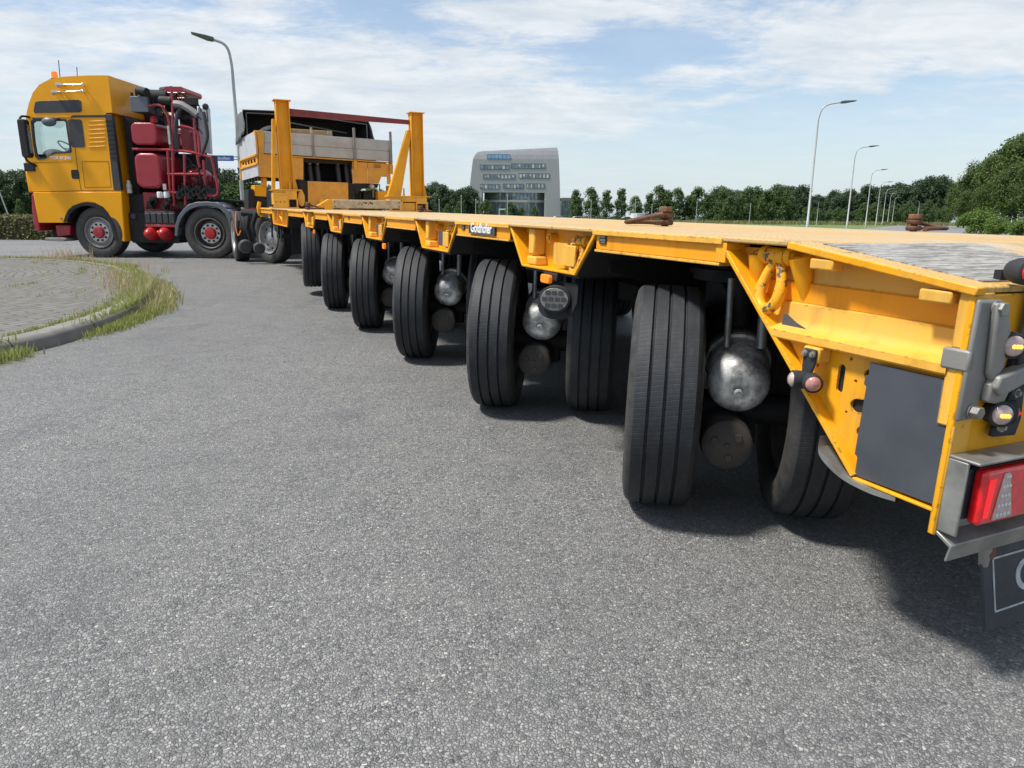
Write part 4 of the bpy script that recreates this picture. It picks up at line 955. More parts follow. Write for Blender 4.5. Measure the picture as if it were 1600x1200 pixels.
# twin side marker lamp on a rubber bracket
def lamp_unit(name, x, t_, z, dirs, r, parent, lits):
    k = MB(); 
    for dr, _ in zip(dirs, lits):
        d = Vector(dr).normalized(); c0 = Vector((x, t_, z)); k.lathe([(0, -.006), (r * .9, -.004), (r * 1.12, .012), (r * 1.18, .034), (r * 1.16, .044), (r * 1.0, .046), (r * .98, .040), (0, .040)], c0, d, 24)
    o = k.build(name, MRUB, parent, smooth=50)
    for dr, m_ in zip(dirs, lits):
        d = Vector(dr).normalized(); c0 = Vector((x, t_, z)); k = MB(); k.lathe([(r * .97, .040), (r * .9, .047), (r * .5, .053), (0, .054)], c0, d, 22); k.build('lens', m_, o, smooth=60)
        if name != 'side_marker':
            k = MB(); a = d.cross(Vector((0, 0, 1))).normalized()
            for q in (-1, 0, 1): k.ball(tuple(c0 + d * .054 + a * q * r * .28), .0045, seg=8)
            k.build('light_source', MLED if m_ is MCLR else MREDLIT, o)
    return o
k = MB(); k.box(-.012, .03, -.742, -.692, .668, .706); k.build('lamp_block', MYL, TR, bevel=.004)
k = MB(); k.prism([(-.700, .702), (-.738, .702), (-.738, .668), (-.730, .64), (-.728, .60), (-.705, .60), (-.700, .66)], 'x', -.020, -.012); 
brk = k.build('lamp_bracket', MRUB, TR, bevel=.003)
for q in (-.706, -.730): k = MB(); k.lathe([(0, .004), (.005, .004), (.0055, 0), (.008, 0), (.0085, -.004)], (-.024, q, .690), (-1, 0, 0), 12); k.build('screw', MGAL, brk)
lamp_unit('side_marker', -.004, -.718, .622, [(-.86, .50, 0), (-.62, -.78, 0)], .020, TR, [MCLR, MPNK])
# --- rear end plate and its fittings (facing backwards, local -y)
MYD = yellow_paint('yellow_paint_rear', Y1, 0.42)
k = MB(); k.box(.0, WID, -1.0845, -1.070, .365, .876); k.build('end_plate', MYD, TR, bevel=.003)
k = MB(); k.prism([(-.004, .868), (.072, .866), (.078, .848), (.066, .80), (.064, .715), (.052, .66), (.050, .622), (-.004, .620)], 'y', -1.097, -1.0865)
k.box(-.0055, .012, -1.097, -1.038, .722, .766)
k.prism([(.030, .862), (.066, .862), (.090, .80), (.090, .73), (.062, .70), (.046, .72)], 'y', -1.112, -1.097); k.prism([(.062, .715), (.170, .735), (.170, .700), (.078, .672), (.055, .69)], 'y', -1.125, -1.095); k.prism([(.052, .700), (.125, .690), (.105, .650), (.052, .66)], 'y', -1.115, -1.095)
cb = k.build('corner_casting', MZINC, TR, bevel=.005)
for (s_, z) in ((.046, .850), (.030, .640)):
    k = MB(); k.cyl((s_, -1.097, z), (s_, -1.101, z), .016, seg=20); k.cyl((s_, -1.101, z), (s_, -1.118, z), .014, seg=6); k.build('bolt', MGAL, cb, bevel=.0015)
# lamp arm and the round lamps on it
k = MB(); k.prism([(.150, .925), (.205, .925), (.190, .76), (.182, .68), (.192, .61), (.182, .575), (.100, .580), (.104, .600), (.130, .612), (.140, .70), (.145, .80)], 'y', -1.108, -1.096)
k.box(.14, .19, -1.10, -1.081, .70, .74)
arm = k.build('lamp_arm', MRUB, TR, bevel=.004)
for s_, z in ((.150, .720), (.148, .672), (.120, .600)): k = MB(); k.lathe([(0, .012), (.005, .012), (.0055, .006), (.010, .006), (.011, 0)], (s_, -1.108, z), (0, -1, 0), 12); k.build('screw', MGAL, arm)
lamp_unit('rear_lamp', .115, -1.078, .775, [(-.42, -.9, 0)], .023, TR, [MCLR])
lamp_unit('rear_lamp', .116, -1.082, .632, [(-.45, -.89, 0), (.80, -.60, -.05)], .023, TR, [MCLR, MREDL])
lamp_unit('rear_lamp', .118, -1.078, .922, [(-.35, -.93, 0)], .023, TR, [MREDL])
# tail light in its steel cradle
k = MB(); k.box(.004, .60, -1.150, -1.0855, .540, .547); k.box(.004, .011, -1.128, -1.0855, .378, .540)
k.prism([(-1.0855, .378), (-1.0855, .370), (-1.118, .352), (-1.112, .318), (-1.118, .318), (-1.125, .358)], 'x', .004, .62)
k.box(.012, .60, -1.091, -1.0855, .37, .54)
cr = k.build('tail_light_cradle', MGAL, TR, bevel=.003)
for z in (.518, .402):
    k = MB(); k.cyl((.022, -1.091, z), (.022, -1.097, z), .008, seg=6); k.build('bolt', MGAL, cr)
k = MB(); k.rbox(.026, .40, -1.118, -1.092, .408, .520, .012, 'y'); tl = k.build('tail_light', MFLAP, TR, bevel=.004)
k = MB(); k.prism(rrect(.040, .405, .402, .524, .012), 'y', -1.146, -1.118); k.build('lens', MREDL, tl, bevel=.009, seg=3)
k = MB(); k.prism([(.098, .514), (.116, .514), (.150, .412), (.082, .412)], 'y', -1.1495, -1.145); k.build('clear_lens', MCLR, tl, bevel=.003)
k = MB(); k.prism([(.052, .505), (.076, .505), (.068, .42), (.052, .42)], 'y', -1.1475, -1.145); k.build('lit_strip', MREDLIT, tl)
k = MB(); k.prism([(.195, .42), (.24, .455), (.24, .42)], 'y', -1.1475, -1.145); k.build('lit_strip', MREDLIT, tl)
k = MB()
for q in range(16):
    rr2 = (0, 0, 0, 0, 1, 1, 1, 1, 2, 2, 2, 3, 3, 3, 4, 4)[q]; cnt_ = (4, 4, 3, 3, 2)[rr2]; cc2 = q - (0, 4, 8, 11, 14)[rr2]; k.ball((.113 + (cc2 - (cnt_ - 1) / 2) * .0125 * (1 - .06 * rr2) - rr2 * .001, -1.1500, .422 + rr2 * .021), (.0045, .002, .0045), seg=8)
k.build('reflector_dots', MWHT, tl)
# mud flap with the maker's name, hanging slightly out to the rear
up_ = Vector((0, .042, .185)).normalized(); FX = basis((1, 0, 0), up_, Vector((1, 0, 0)).cross(up_), (.150, -1.097, .325))
k = MB(); k.prism([(.125, .345), (.160, .345), (.170, .318), (.166, .272), (.152, .272), (.140, .318)], 'y', -1.116, -1.100); k.build('flap_hook', MZINC, TR, bevel=.003)
k = MB(); k.box(.0, .86, -.200, .0, -.004, .004)
fp = k.build('mud_flap', MFLAP, TR, bevel=.002, X=FX)
k = MB(); k.lathe([(0, .012), (.012, .010), (.021, .003), (.022, 0), (0, 0)], (.022, -.022, .004), (0, 0, 1), 18); k.build('rusty_bolt', MRUST, fp)
MFW = mat('flap_white_print', (0.42, 0.45, 0.47), 0.6, var=0.2, scale=30, dirt=(0.1, 0.11, 0.12), dscale=20, damt=0.6)
k = MB()
for (a, b_, c_, d_2) in ((.034, .826, -.162, -.158), (.034, .826, -.042, -.038), (.034, .038, -.162, -.038), (.822, .826, -.162, -.038)): k.box(a, b_, c_, d_2, .0035, .0055)
k.build('border', MFW, fp, smooth=0)
text('lettering', 'GOLDHOFER', .100, MFW, fp, basis((1, 0, 0), (0, 1, 0), (0, 0, 1), (.43, -.100, .0045)), off=.002, xs=1.07)
# amber side lamp, oval work lamp on black bracket below first bracket
k = MB(); k.box(-.0, .03, .62, .74, .735, .768); k.box(.03, .04, .60, .74, .70, .768); br_ = k.build('lamp_hanger', MBLK, TR, bevel=.004)
k = MB(); k.rbox(-.018, .0, .655, .732, .722, .758, .012, 'x'); k.build('amber_lamp', MORG, br_, bevel=.003)
k = MB(); k.prism([(.74, .735), (.74, .66), (.70, .60), (.62, .575), (.54, .60), (.50, .66), (.50, .735)], 'x', .03, .04); k.build('lamp_plate', MBLK, br_, bevel=.004)
LX = Matrix.Translation((-.012, .600, .668)) @ Matrix.Rotation(R(-38), 4, 'Z')
k = MB(); k.prism(circ(0, 0, .066, 32, .055), 'y', -.030, .012); k.prism(circ(0, 0, .045, 20, .038), 'y', .012, .035); k.prism(rrect(-.075, .075, -.085, .03, .06, 8), 'y', .004, .012)
wl = k.build('work_lamp', MRUB, TR, bevel=.004, X=LX)
k = MB(); k.prism(circ(0, 0, .057, 32, .046), 'y', -.034, -.030); k.build('reflector', MGAL, wl, bevel=.001)
k = MB()
for r2, cnt in ((.026, 3), (0, 4), (-.026, 3)):
    for q in range(cnt): k.rbox((q - (cnt - 1) / 2) * .026 - .0105, (q - (cnt - 1) / 2) * .026 + .0105, -.0375, -.034, r2 - .009, r2 + .009, .004, 'y')
k.build('led_cells', MDG, wl)
for t0 in (3.3, 6.2):
    k = MB(); k.rbox(-.004, .012, t0 - .03, t0 + .03, .715, .755, .008, 'x'); k.build('amber_lamp', MORG, TR, bevel=.002)
# --- underframe: spine and cross arms (black that carries the deck's shade), cross tubes, hoses
k = MB(); k.box(.95, 1.80, -1.0, TF - .1, .52, .93); k.build('spine_beam', MBLK, TR, bevel=.01)
for i, t0 in enumerate(LT + [8.2, 9.6, -.75]):
    for sgn in (0, 1):
        k = MB(); X = (lambda s_: s_) if sgn == 0 else (lambda s_: WID - s_)
        pl = [(X(.125), .92), (X(.125), .79), (X(.95), .60), (X(.95), .92)]
        k.prism(pl, 'y', t0 - .30, t0 - .285); k.prism(pl, 'y', t0 + .285, t0 + .30); k.box(X(.125), X(.95), t0 - .3, t0 + .3, .775, .785) if False else None
        k.build('cross_arm', MBLK, TR)
k = MB()
for s_ in (.62, .70, .78, 1.95, 2.1): k.tube([(s_, -.95, .86), (s_ + .03, 2, .84), (s_, 5, .86), (s_ - .02, 9, .85)], .018, 7)
for i in range(6): k.tube(smooth_path([(.62, 1.42 * i + .5, .86), (.50, 1.42 * i + .38, .80), (.40, 1.42 * i + .15, .82), (.34, 1.42 * i - .05, .70), (.30, 1.42 * i - .12, .62)], 6), .012, 7)
k.build('hoses', MRUB, TR)
# --- wheels
def tyre_mb(Rr, Wd, ng=3, gd=.011, seg=84, rim=.24):
    hw = Wd / 2; tw = hw * .84; P = []
    P += [(rim, -hw * .62), (rim + .02, -hw * .80), (lerp(rim, Rr, .35), -hw * .98), (lerp(rim, Rr, .60), -hw * 1.0), (lerp(rim, Rr, .84), -hw * .94), (Rr - .012, -tw - .004), (Rr - .004, -tw + .006)]
    for g in range(ng):
        c = (g - (ng - 1) / 2) * (2 * tw / (ng + 1)); P += [(Rr, c - .0055), (Rr - gd, c - .0035), (Rr - gd, c + .0035), (Rr, c + .0055)]
    P += [(Rr - .004, tw - .006), (Rr - .012, tw + .004), (lerp(rim, Rr, .84), hw * .94), (lerp(rim, Rr, .60), hw * 1.0), (lerp(rim, Rr, .35), hw * .98), (rim + .02, hw * .80), (rim, hw * .62)]
    k = MB(); k.lathe(P, (0, 0, 0), (1, 0, 0), seg, caps=False); return k
MRIM = mat('grimy_rim', (0.10, 0.09, 0.08), 0.6, 0.3, var=0.3, dirt=(0.05, 0.03, 0.02), damt=0.6)
def rim_mb(rim, hw, side=1, nuts=8):
    k = MB(); k.lathe([(rim, -hw * .62), (rim + .012, -hw * .7), (rim - .01, -hw * .55), (rim - .02, -hw * .1), (rim * .80, 0), (rim * .62, .01), (rim * .60, .04), (rim * .42, .05), (rim * .40, .09), (0, .09)], (0, 0, 0), (-1 * side, 0, 0), 32, caps=False)
    k.lathe([(rim - .02, -hw * .1), (rim - .015, hw * .5), (rim + .008, hw * .68)], (0, 0, 0), (-1 * side, 0, 0), 32, caps=False)
    for q in range(nuts):
        a = q / nuts * 6.283; k.cyl((-side * .0, rim * .71 * math.cos(a), rim * .71 * math.sin(a)), (-side * .035, rim * .71 * math.cos(a), rim * .71 * math.sin(a)), .011, seg=6)
    return k
WR = .388; WW = .232
tyre_me = None
STEER = [R(36.5), R(33), R(27.5), R(22), R(17), R(10)]
k = tyre_mb(WR, WW); to_ = k.build('tyre', MTYRE, None, smooth=28); tyre_me = to_.data; bpy.data.objects.remove(to_)
k = rim_mb(.225, WW / 2); ro_ = k.build('wheel', MRIM, None); rim_me = ro_.data; bpy.data.objects.remove(ro_)
def brake_mb():
    k = MB()    # spring brake: axis +x outward end; domed aluminium can
    k.lathe([(.0, .150), (.013, .150), (.014, .155), (.008, .157), (.008, .150)], (0, 0, 0), (1, 0, 0), 12)
    k.lathe([(0, .140), (.026, .141), (.034, .147), (.060, .146), (.084, .130), (.096, .108), (.0995, .080), (.0995, -.045), (.108, -.05), (.108, -.066), (.0995, -.070)], (0, 0, 0), (1, 0, 0), 44); return k
bo_ = brake_mb().build('brake_cylinder', MSIL, None, smooth=45); brake_me = bo_.data; bpy.data.objects.remove(bo_)
k = MB(); k.lathe([(.0, -.30), (.110, -.30), (.110, -.11), (.116, -.085), (.116, -.068), (.104, -.064)], (0, 0, 0), (1, 0, 0), 36); bo_ = k.build('brake_housing', MBLK, None, smooth=45); bh_me = bo_.data; bpy.data.objects.remove(bo_)
def inst(name, me, parent, X):
    o = bpy.data.objects.new(name, me); col.objects.link(o); o.parent = parent; o.matrix_local = X; return o
MHUBC = mat('cast_hub', (0.055, 0.05, 0.045), 0.7, 0.3, var=0.3, dirt=(0.11, 0.09, 0.07), damt=0.5)
k = MB(); k.lathe([(0, .062), (.008, .062), (.009, .056), (.068, .054), (.080, .046), (.084, .02), (.084, -.3)], (0, 0, 0), (0, -1, 0), 32)
for q in range(3): a = R(40 + 120 * q); k.lathe([(0, .060), (.012, .060), (.014, .054)], (.042 * math.cos(a), 0, .042 * math.sin(a)), (0, -1, 0), 14)
bo_ = k.build('axle_end_cap', MHUBC, None, smooth=45); cap_me = bo_.data; bpy.data.objects.remove(bo_)
# knuckle and swing arm between each wheel pair (axis of the pair is local x)
k = MB(); k.tube([(-.2, 0, 0), (.2, 0, 0)], .055, 14); k.prism([(-.09, -.10), (.16, .30), (.30, .36), (.32, .22), (.10, -.02), (.08, -.12)], 'x', -.075, .075)
k.cyl((0, .26, .22), (0, .26, .50), .11, seg=20); k.cyl((0, .26, .42), (0, .26, .46), .16, seg=24); k.tube([(0, -.04, .10), (0, .10, .46)], .034, 10)
ko = k.build('swing_arm', MBLK, None, bevel=.01); arm_me = ko.data; bpy.data.objects.remove(ko)
k = MB(); k.cyl((.055, -.02, .12), (.055, .05, .40), .017, seg=12); k.cyl((-.055, -.03, .12), (-.055, .02, .34), .011, seg=10)
ko = k.build('ram_rod', MGAL, None); ram_me = ko.data; bpy.data.objects.remove(ko)
for i in range(6):
    lift = .085 if i == 5 else 0
    for side in (0, 1):
        st = STEER[i] if side == 0 else -STEER[i] * -.86
        ax = Vector((math.cos(st), -math.sin(st), 0)); fw = Vector((math.sin(st), math.cos(st), 0))
        t0 = 1.415 * i + .03
        if side == 0: c = Vector((.125, t0, 0)) + ax * .245
        else: c = Vector((WID - .125, t0 - .15, 0)) - ax * .245
        def P(u, v, z): # u along the pair axis, v forward
            p = c + ax * u + fw * v; return Vector((p.x, p.y, z - .0072 * p.y + .017 * p.x + lift))
        for q in (-1, 1):
            p = P(q * .245, 0, WR); X = basis(ax * -q, fw * -q, (0, 0, 1), p)
            wh = inst('wheel', rim_me, TR, X); ty_ = inst('tyre', tyre_me, wh, Matrix.Rotation(.7 * i + q, 4, 'X'))
        p = P(0, 0, .36)
        inst('swing_arm', arm_me, TR, basis(ax, fw, (0, 0, 1), p)); inst('ram_rod', ram_me, TR, basis(ax, fw, (0, 0, 1), P(0, -.10, .47)))
        # brake can points back, slightly down
        bx_ = (-fw * .95 + Vector((0, 0, -.30)) + ax * (-.06)).normalized(); by_ = Vector((0, 0, 1)).cross(bx_).normalized(); bz_ = bx_.cross(by_)
        p = P(-.005, -.075, .508); X = basis(bx_, by_, bz_, p)
        bh = inst('brake_housing', bh_me, TR, X); inst('brake_cylinder', brake_me, bh, Matrix.Rotation(1.3 * i, 4, 'X'))
        inst('axle_end_cap', cap_me, TR, basis(ax, fw, (0, 0, 1), P(-.035, -.19, .292)))
# front end: wheel of the gooseneck side hidden under the deck front, landing post, hooks
k = MB(); k.box(.10, .16, 9.95, 10.1, .52, .93); k.box(.10, .3, 9.9, 10.15, .50, .56); k.build('support_leg', MBLK, TR)
for q in ((10.25, 10.3, .5), (9.3, 9.2, .48)): k = MB(); k.tube([(.06, q[0], .93), (.05, q[1], q[2])], .015, 8); k.build('stay_rod', MBLK, TR)
k = MB(); k.tube([(-.01, 11.3, ZD + .10), (-.03, 11.3, ZD), (-.02, 11.3, .86), (-.01, 11.3, .82)], [.03, .034, .034, .022], 10); k.build('hook', MY, TR)
k = MB(); k.box(.0, .015, 10.85, 11.0, .905, .945); k.build('sticker', MGAL, TR)
for t0 in (11.6, 10.4): 
    k = MB(); k.rbox(.03, .10, t0 - .1, t0 + .1, .80, .90, .02, 'x'); k.build('bracket', MYL, TR, bevel=.004)
# ------------------------------------------------------------------ build-time rulers: a photo row and column measured on a known upright plane
CAMP = Vector((0, 0, 1.02))
def ray(px, py): return F + RR * ((px - 800) / 1109) - UU * ((py - 600) / 1109)
def tp(px, py, Y=15.0):
    d = ray(px, py); k_ = Y / d.y; return (d.x * k_, 1.02 + d.z * k_)
# ------------------------------------------------------------------ THINGS STANDING ON THE DECK
def wfl(s_, t_, z=ZD): return TR.matrix_world @ Vector((s_, t_, z))
def stanchion(label, px0, px1, top, Y, bpx, bpy, mirror=False):
    """upright post on a foot; brace leaning to its left"""
    x0, zt = tp(px0, top, Y); x1, _ = tp(px1, top, Y); zb = 1.33 if not mirror else 1.26
    r_ = thing('stanchion', label, 'stanchion', ((x0 + x1) / 2, Y, ZD + .075 - (.045 if mirror else 0)), TA, 'stanchions on the trailer deck')
    z0 = r_.location.z; wd = .21; H = zt - z0; hb = zb - z0
    k = MB(); k.box(-wd / 2, wd / 2, -.012, .012, hb, H); k.box(-wd / 2, -wd / 2 + .014, -.09, .09, hb, H); k.box(wd / 2 - .014, wd / 2, -.09, .09, hb, H)
    k.prism([(wd / 2 - .02, hb + .35), (wd / 2, hb + .35), (wd / 2 + .07, hb), (wd / 2 - .02, hb)], 'y', -.012, .012)
    k.build('post', MY, r_, bevel=.002)
    k = MB(); k.box(-wd / 2 - .03, wd / 2 + .03, -.11, .11, H, H + .014); k.build('cap_plate', MY, r_, bevel=.002)
    k = MB(); lx = -.20 if not mirror else -.50; tx = -wd / 2; b0, b1 = (.03, .19) if mirror else (-.005, .012); a0 = Vector((tx - .01, 0, H - .28)); a1 = Vector((lx, 0, hb)); 
    for dy in (-.05, .05): k.add([a0 + Vector((-.05, dy - .006, 0)), a0 + Vector((b0, dy - .006, 0)), a1 + Vector((b1, dy - .006, 0)), a1 + Vector((-.04, dy - .006, 0)), a0 + Vector((-.05, dy + .006, 0)), a0 + Vector((b0, dy + .006, 0)), a1 + Vector((b1, dy + .006, 0)), a1 + Vector((-.04, dy + .006, 0))], [(0, 1, 2, 3), (7, 6, 5, 4), (0, 1, 5, 4), (1, 2, 6, 5), (2, 3, 7, 6), (3, 0, 4, 7)])
    k.add([a0 + Vector((-.05, -.05, 0)), a0 + Vector((-.05, .05, 0)), a1 + Vector((-.04, .05, 0)), a1 + Vector((-.04, -.05, 0)), a0 + Vector((-.038, -.05, 0)), a0 + Vector((-.038, .05, 0)), a1 + Vector((-.028, .05, 0)), a1 + Vector((-.028, -.05, 0))], [(0, 1, 2, 3), (7, 6, 5, 4), (0, 1, 5, 4), (1, 2, 6, 5), (2, 3, 7, 6), (3, 0, 4, 7)])
    k.build('brace', MY, r_, bevel=.002)
    k = MB(); xl = lx - .06; xr = wd / 2 + .12
    k.box(xl, xr, -.13, .13, hb - .018, hb); k.box(xl + .03, xr - .12, -.11, .11, hb - .10, hb - .018)
    k.box(xl + .02, xl + .22, -.14, .12, .06, hb - .06); k.box(xl + .24, xl + .26, -.14, .12, 0, hb - .05); k.prism([(xl + .0, .0), (xl + .24, .0), (xl + .24, hb - .1), (xl + .05, hb - .16)], 'y', -.155, -.14)
    k.box(wd / 2 - .16, wd / 2 + .03, -.13, .13, .14, hb - .02); k.box(wd / 2 - .17, wd / 2 - .15, -.14, .13, 0, .15); k.box(wd / 2 + .02, wd / 2 + .04, -.14, .13, 0, .15); k.box(xl - .02, wd / 2 + .05, -.15, .15, 0, .018)
    k.box(xl + .27, wd / 2 - .18, -.10, .12, .02, hb - .12); k.box(xl + .2, wd / 2 - .14, .02, .12, hb - .14, hb - .02)
    f_ = k.build('foot', MYL, r_, bevel=.003)
    k = MB(); k.box(wd / 2 - .148, wd / 2 + .018, -.05, .12, .02, .138); k.build('socket', MBLK, f_)
    k = MB(); k.tube([(xl + .30, -.06, hb - .01), (xl + .30, -.06, hb + .13)], [.02, .013], 8); k.build('pin', MYL, f_)
    k = MB()
    for q in range(3): k.cyl((xl + .05 + q * .07, -.157, hb - .20), (xl + .05 + q * .07, -.165, hb - .20), .010, seg=8)
    k.build('bolts', MRUST, f_)
    if not mirror:
        k = MB(); k.prism(circ(wd / 2 + .11, .16, .055, 14, .13), 'y', -.06, -.02); k.build('cam', MYL, f_, bevel=.004)
    return r_
st1 = stanchion('nearer tall yellow stanchion with a narrow brace, left of the platform opening', 430, 449, 158, 12.1, 0, 0)
st2 = stanchion('farther tall yellow stanchion with a wide slanted brace, right of the platform body', 640, 658, 177.5, 12.95, 0, 0, True)
sb = thing('red_beam', 'long thin dark red beam joining the heads of the two stanchions', 'beam', st1.location)
p0 = Vector((*tp(449, 174, 12.1),)); x0, z0_ = tp(450, 175, 12.1); x1, z1_ = tp(641, 191, 12.9)
a = Vector((x0, 12.12, z0_)) - st1.location; b2 = Vector((x1, 12.93, z1_)) - st1.location
k = MB(); dd = (b2 - a).normalized(); side_ = dd.cross(Vector((0, 0, 1))).normalized()
def bar(k, a, b, w_, h0, h1): 
    vs = []
    for p, h in ((a, h0), (b, h1)):
        for sy in (-1, 1):
            for sz in (-1, 1): vs.append(p + side_ * w_ * sy + Vector((0, 0, h * sz)))
    k.add(vs, [(0, 1, 3, 2), (4, 6, 7, 5), (0, 2, 6, 4), (1, 5, 7, 3), (0, 4, 5, 1), (2, 3, 7, 6)])
mid = a.lerp(b2, .15); bar(k, a, b2, .02, .055, .035); k.build('beam', mat('faded_red_paint', (0.22, 0.03, 0.035), 0.5, var=0.2, dirt=(0.1, 0.05, 0.04)), sb, bevel=.003)
for q in (.02, .12, .98):
    k = MB(); p = a.lerp(b2, q); k.cyl(p - side_ * .03, p + side_ * .03, .016, seg=8); k.build('bolt', MRUST, sb)
# timber spreader
tb = thing('timber_beam', 'pale timber beam with black marks lying across the deck between the stanchions', 'timber', wfl(.95, 9.9, ZD + .006), TA)
L_ = 1.12
k = MB(); k.box(0, L_, -.05, .05, .02, .155); k.build('timber', MWOOD, tb, bevel=.006)
k = MB(); k.box(.02, .12, -.06, .06, 0, .02); k.box(.4, .5, -.06, .06, 0, .02); k.box(L_ - .12, L_ - .02, -.06, .06, 0, .02); k.build('packers', MRUST, tb)
k = MB()
for x in (.03, L_ - .03):
    for z in (.05, .12): k.cyl((x, -.05, z), (x, -.056, z), .009, seg=8)
k.build('bolts', MBLK, tb)
k = MB(); mr = random.Random(3)
for q in range(9):
    x = .40 + q * .028; z = .10 + mr.uniform(-.02, .025); k.box(x, x + mr.uniform(.008, .03), -.0515, -.0495, z - mr.uniform(.004, .02), z + mr.uniform(.002, .012))
k.build('marks', MBLK, tb, smooth=0)
wd_ = thing('wedge_block', 'yellow sloping wedge at the left end of the timber beam', 'wedge', wfl(.62, 9.95), TA)
k = MB(); k.prism([(0, 0), (.34, 0), (.34, .16), (.27, .16)], 'y', -.09, .09); k.build('wedge', MY, wd_, bevel=.004)
# rusty shackles
def shackle(label, s_, t_, ang, sc_, z=ZD):
    r_ = thing('shackle', label, 'shackle', wfl(s_, t_, z + .001), ang, 'rusty shackles on the deck')
    k = MB()   # pin stands upright at the origin, two eyes stacked, bow stretches along +x
    for z0 in (.026, .078): k.lathe([(.012, -.020), (.034, -.020), (.040, -.012), (.041, .010), (.034, .020), (.012, .020)], (0, 0, z0), (0, 0, 1), 26)
    k.build('eyes', MRUST, r_, smooth=50) if False else None
    bow = []
    for q in range(25):
        u = q / 24; a = math.pi * (u * 1.0) ; 
        x = .02 + .165 * math.sin(a) ** .75; z = lerp(.084, .024, u) * (1 - .72 * math.sin(a)) + .012 * math.sin(a); y = .062 * math.cos(a) * (1 + .0)
        bow.append((x, y, z))
    k2 = MB(); k2.tube(bow, [.022 if i in (0, 24) else .0165 for i in range(25)], 12)
    o = k.build('eye', MRUST, r_, smooth=50, bevel=.003)
    o2 = k2.build('bow', MRUST, r_, smooth=60)
    k = MB(); k.cyl((0, 0, .0), (0, 0, .115), .018, seg=18); k.cyl((0, 0, .098), (0, 0, .102), .040, seg=24); k.build('pin', MRUST, r_)
    k = MB(); k.tube([(0, 0, .102), (0, 0, .138)], .034, 6); k.build('nut', mat('rusty_brass', (0.24, 0.12, 0.06), 0.6, 0.4, var=0.3, bmp=0.3), r_, bevel=.003)
    r_.scale = (sc_ * 1.1, sc_ * 1.1, sc_ * .74); return r_
shackle('big rusty shackle on the near half of the deck, its bow pointing left', .90, 1.12,  R(176), .95)
shackle('big rusty shackle at the far deck edge, its bow pointing right', 2.66, 1.0, R(8), 1.0)
shackle('small looking rusty shackle on the deck in front of the nearer stanchion', .32, 8.4, R(20), 1.0)
shackle('rusty shackle on the deck at the foot of the farther stanchion', 2.2, 9.2, R(40), 1.0)

# ------------------------------------------------------------------ GOOSENECK with dropside platform  (local x across, y forward)
GA = R(30); GP = Vector((-4.47, 12.9, 0))
GN = thing('gooseneck', 'yellow gooseneck carrying a dropside platform body with pale boards and a grey tarpaulin', 'gooseneck', GP, GA)
gl_, gf_ = Vector((math.cos(GA), math.sin(GA), 0)), Vector((-math.sin(GA), math.cos(GA), 0))
def gp_(px, py, y=0.0):
    d = ray(px, py); P0 = GP + gf_ * y; k_ = (P0 - CAMP).dot(gf_) / d.dot(gf_); q = CAMP + d * k_ - GP
    return (q.dot(gl_), q.z)
def gprism(k, pts, y0, y1, holes=(), mi=0): k.prism([gp_(*p) for p in pts], 'y', y0, y1, holes=[[gp_(*p) for p in h] for h in holes], mi=mi)
bd = MB(); gprism(bd, [(413, 205), (608.6, 219.5), (608.6, 236), (413, 222.5)], 0, .035); gprism(bd, [(413, 220), (608.4, 233), (608.4, 240), (413, 226)], .012, .03)
gprism(bd, [(413, 223.2), (608, 236.7), (608, 252), (413, 239.5)], 0, .035); bd.build('rear_boards', MALU, GN, bevel=.004)
k = MB(); gprism(k, [(397.5, 203.5), (400, 203.5), (404, 241), (401, 241)], -.006, .09); gprism(k, [(401, 203.8), (404.5, 204), (408, 240.5), (405, 240.5)], -.012, .05); gprism(k, [(404.8, 204), (412.5, 204.8), (412.5, 240.4), (407.5, 240.5)], -.004, .05)
gprism(k, [(608.6, 219.5), (612.5, 220), (612.5, 267), (608.6, 252)], -.006, .09); gprism(k, [(404, 240.4), (608, 253), (608, 254.6), (404, 242.3)], -.02, .05); k.build('corner_post', MYP, GN, bevel=.003)
for (pa, pb, pt, pbm) in ((550, 554, 200, 264), (607, 610, 206, 270)):
    k = MB(); gprism(k, [(pa, pt), (pa + 3.3, pt), (pb + 2.2, pbm - 14), (pb - 1.2, pbm - 14)], -.05, -.012); k.build('stake', MZINC, GN, bevel=.003)
    k = MB(); gprism(k, [(pb - 2, pbm - 13), (pb + 2.8, pbm - 13), (pb + 2.8, pbm + 2), (pb - 2, pbm + 2)], -.05, -.012); k.build('stake_pocket', MYP, GN, bevel=.003)
k = MB(); gprism(k, [(484, 199), (487, 199), (492, 242), (488.5, 242)], -.02, -.004); k.build('strap', MWOOD, GN)
k = MB(); gprism(k, [(486.5, 210), (489.5, 210), (491.8, 246), (488, 246)], -.032, -.022); k.build('latch', MZINC, GN, bevel=.002)
# side boards on the left
def gside(px, py):
    d = ray(px, py); k_ = (GP - CAMP).dot(gl_) / d.dot(gl_); q = CAMP + d * k_ - GP; return (q.dot(gf_), q.z)
k = MB(); k.prism([(.0, 2.32), (1.62, 2.30), (1.62, 1.93), (0, 1.95)], 'x', -.002, .03); k.build('side_boards', MALUL, GN, bevel=.003)
k = MB(); k.prism([(.0, 1.948), (1.64, 1.928), (1.64, 1.90), (0, 1.915)], 'x', -.02, .02); k.prism([(0, 1.79), (1.64, 1.78), (1.64, 1.75), (0, 1.765)], 'x', -.02, .02); k.box(-.02, .02, 1.56, 1.64, 1.55, 1.93)
k.prism([(.0, 1.915), (1.64, 1.90), (1.64, 1.78), (0, 1.79)], 'x', .006, .02, holes=[rrect(.15 + q * .28, .33 + q * .28, 1.81, 1.88, .02) for q in range(5)]); k.build('side_rail', MYP, GN, bevel=.002)
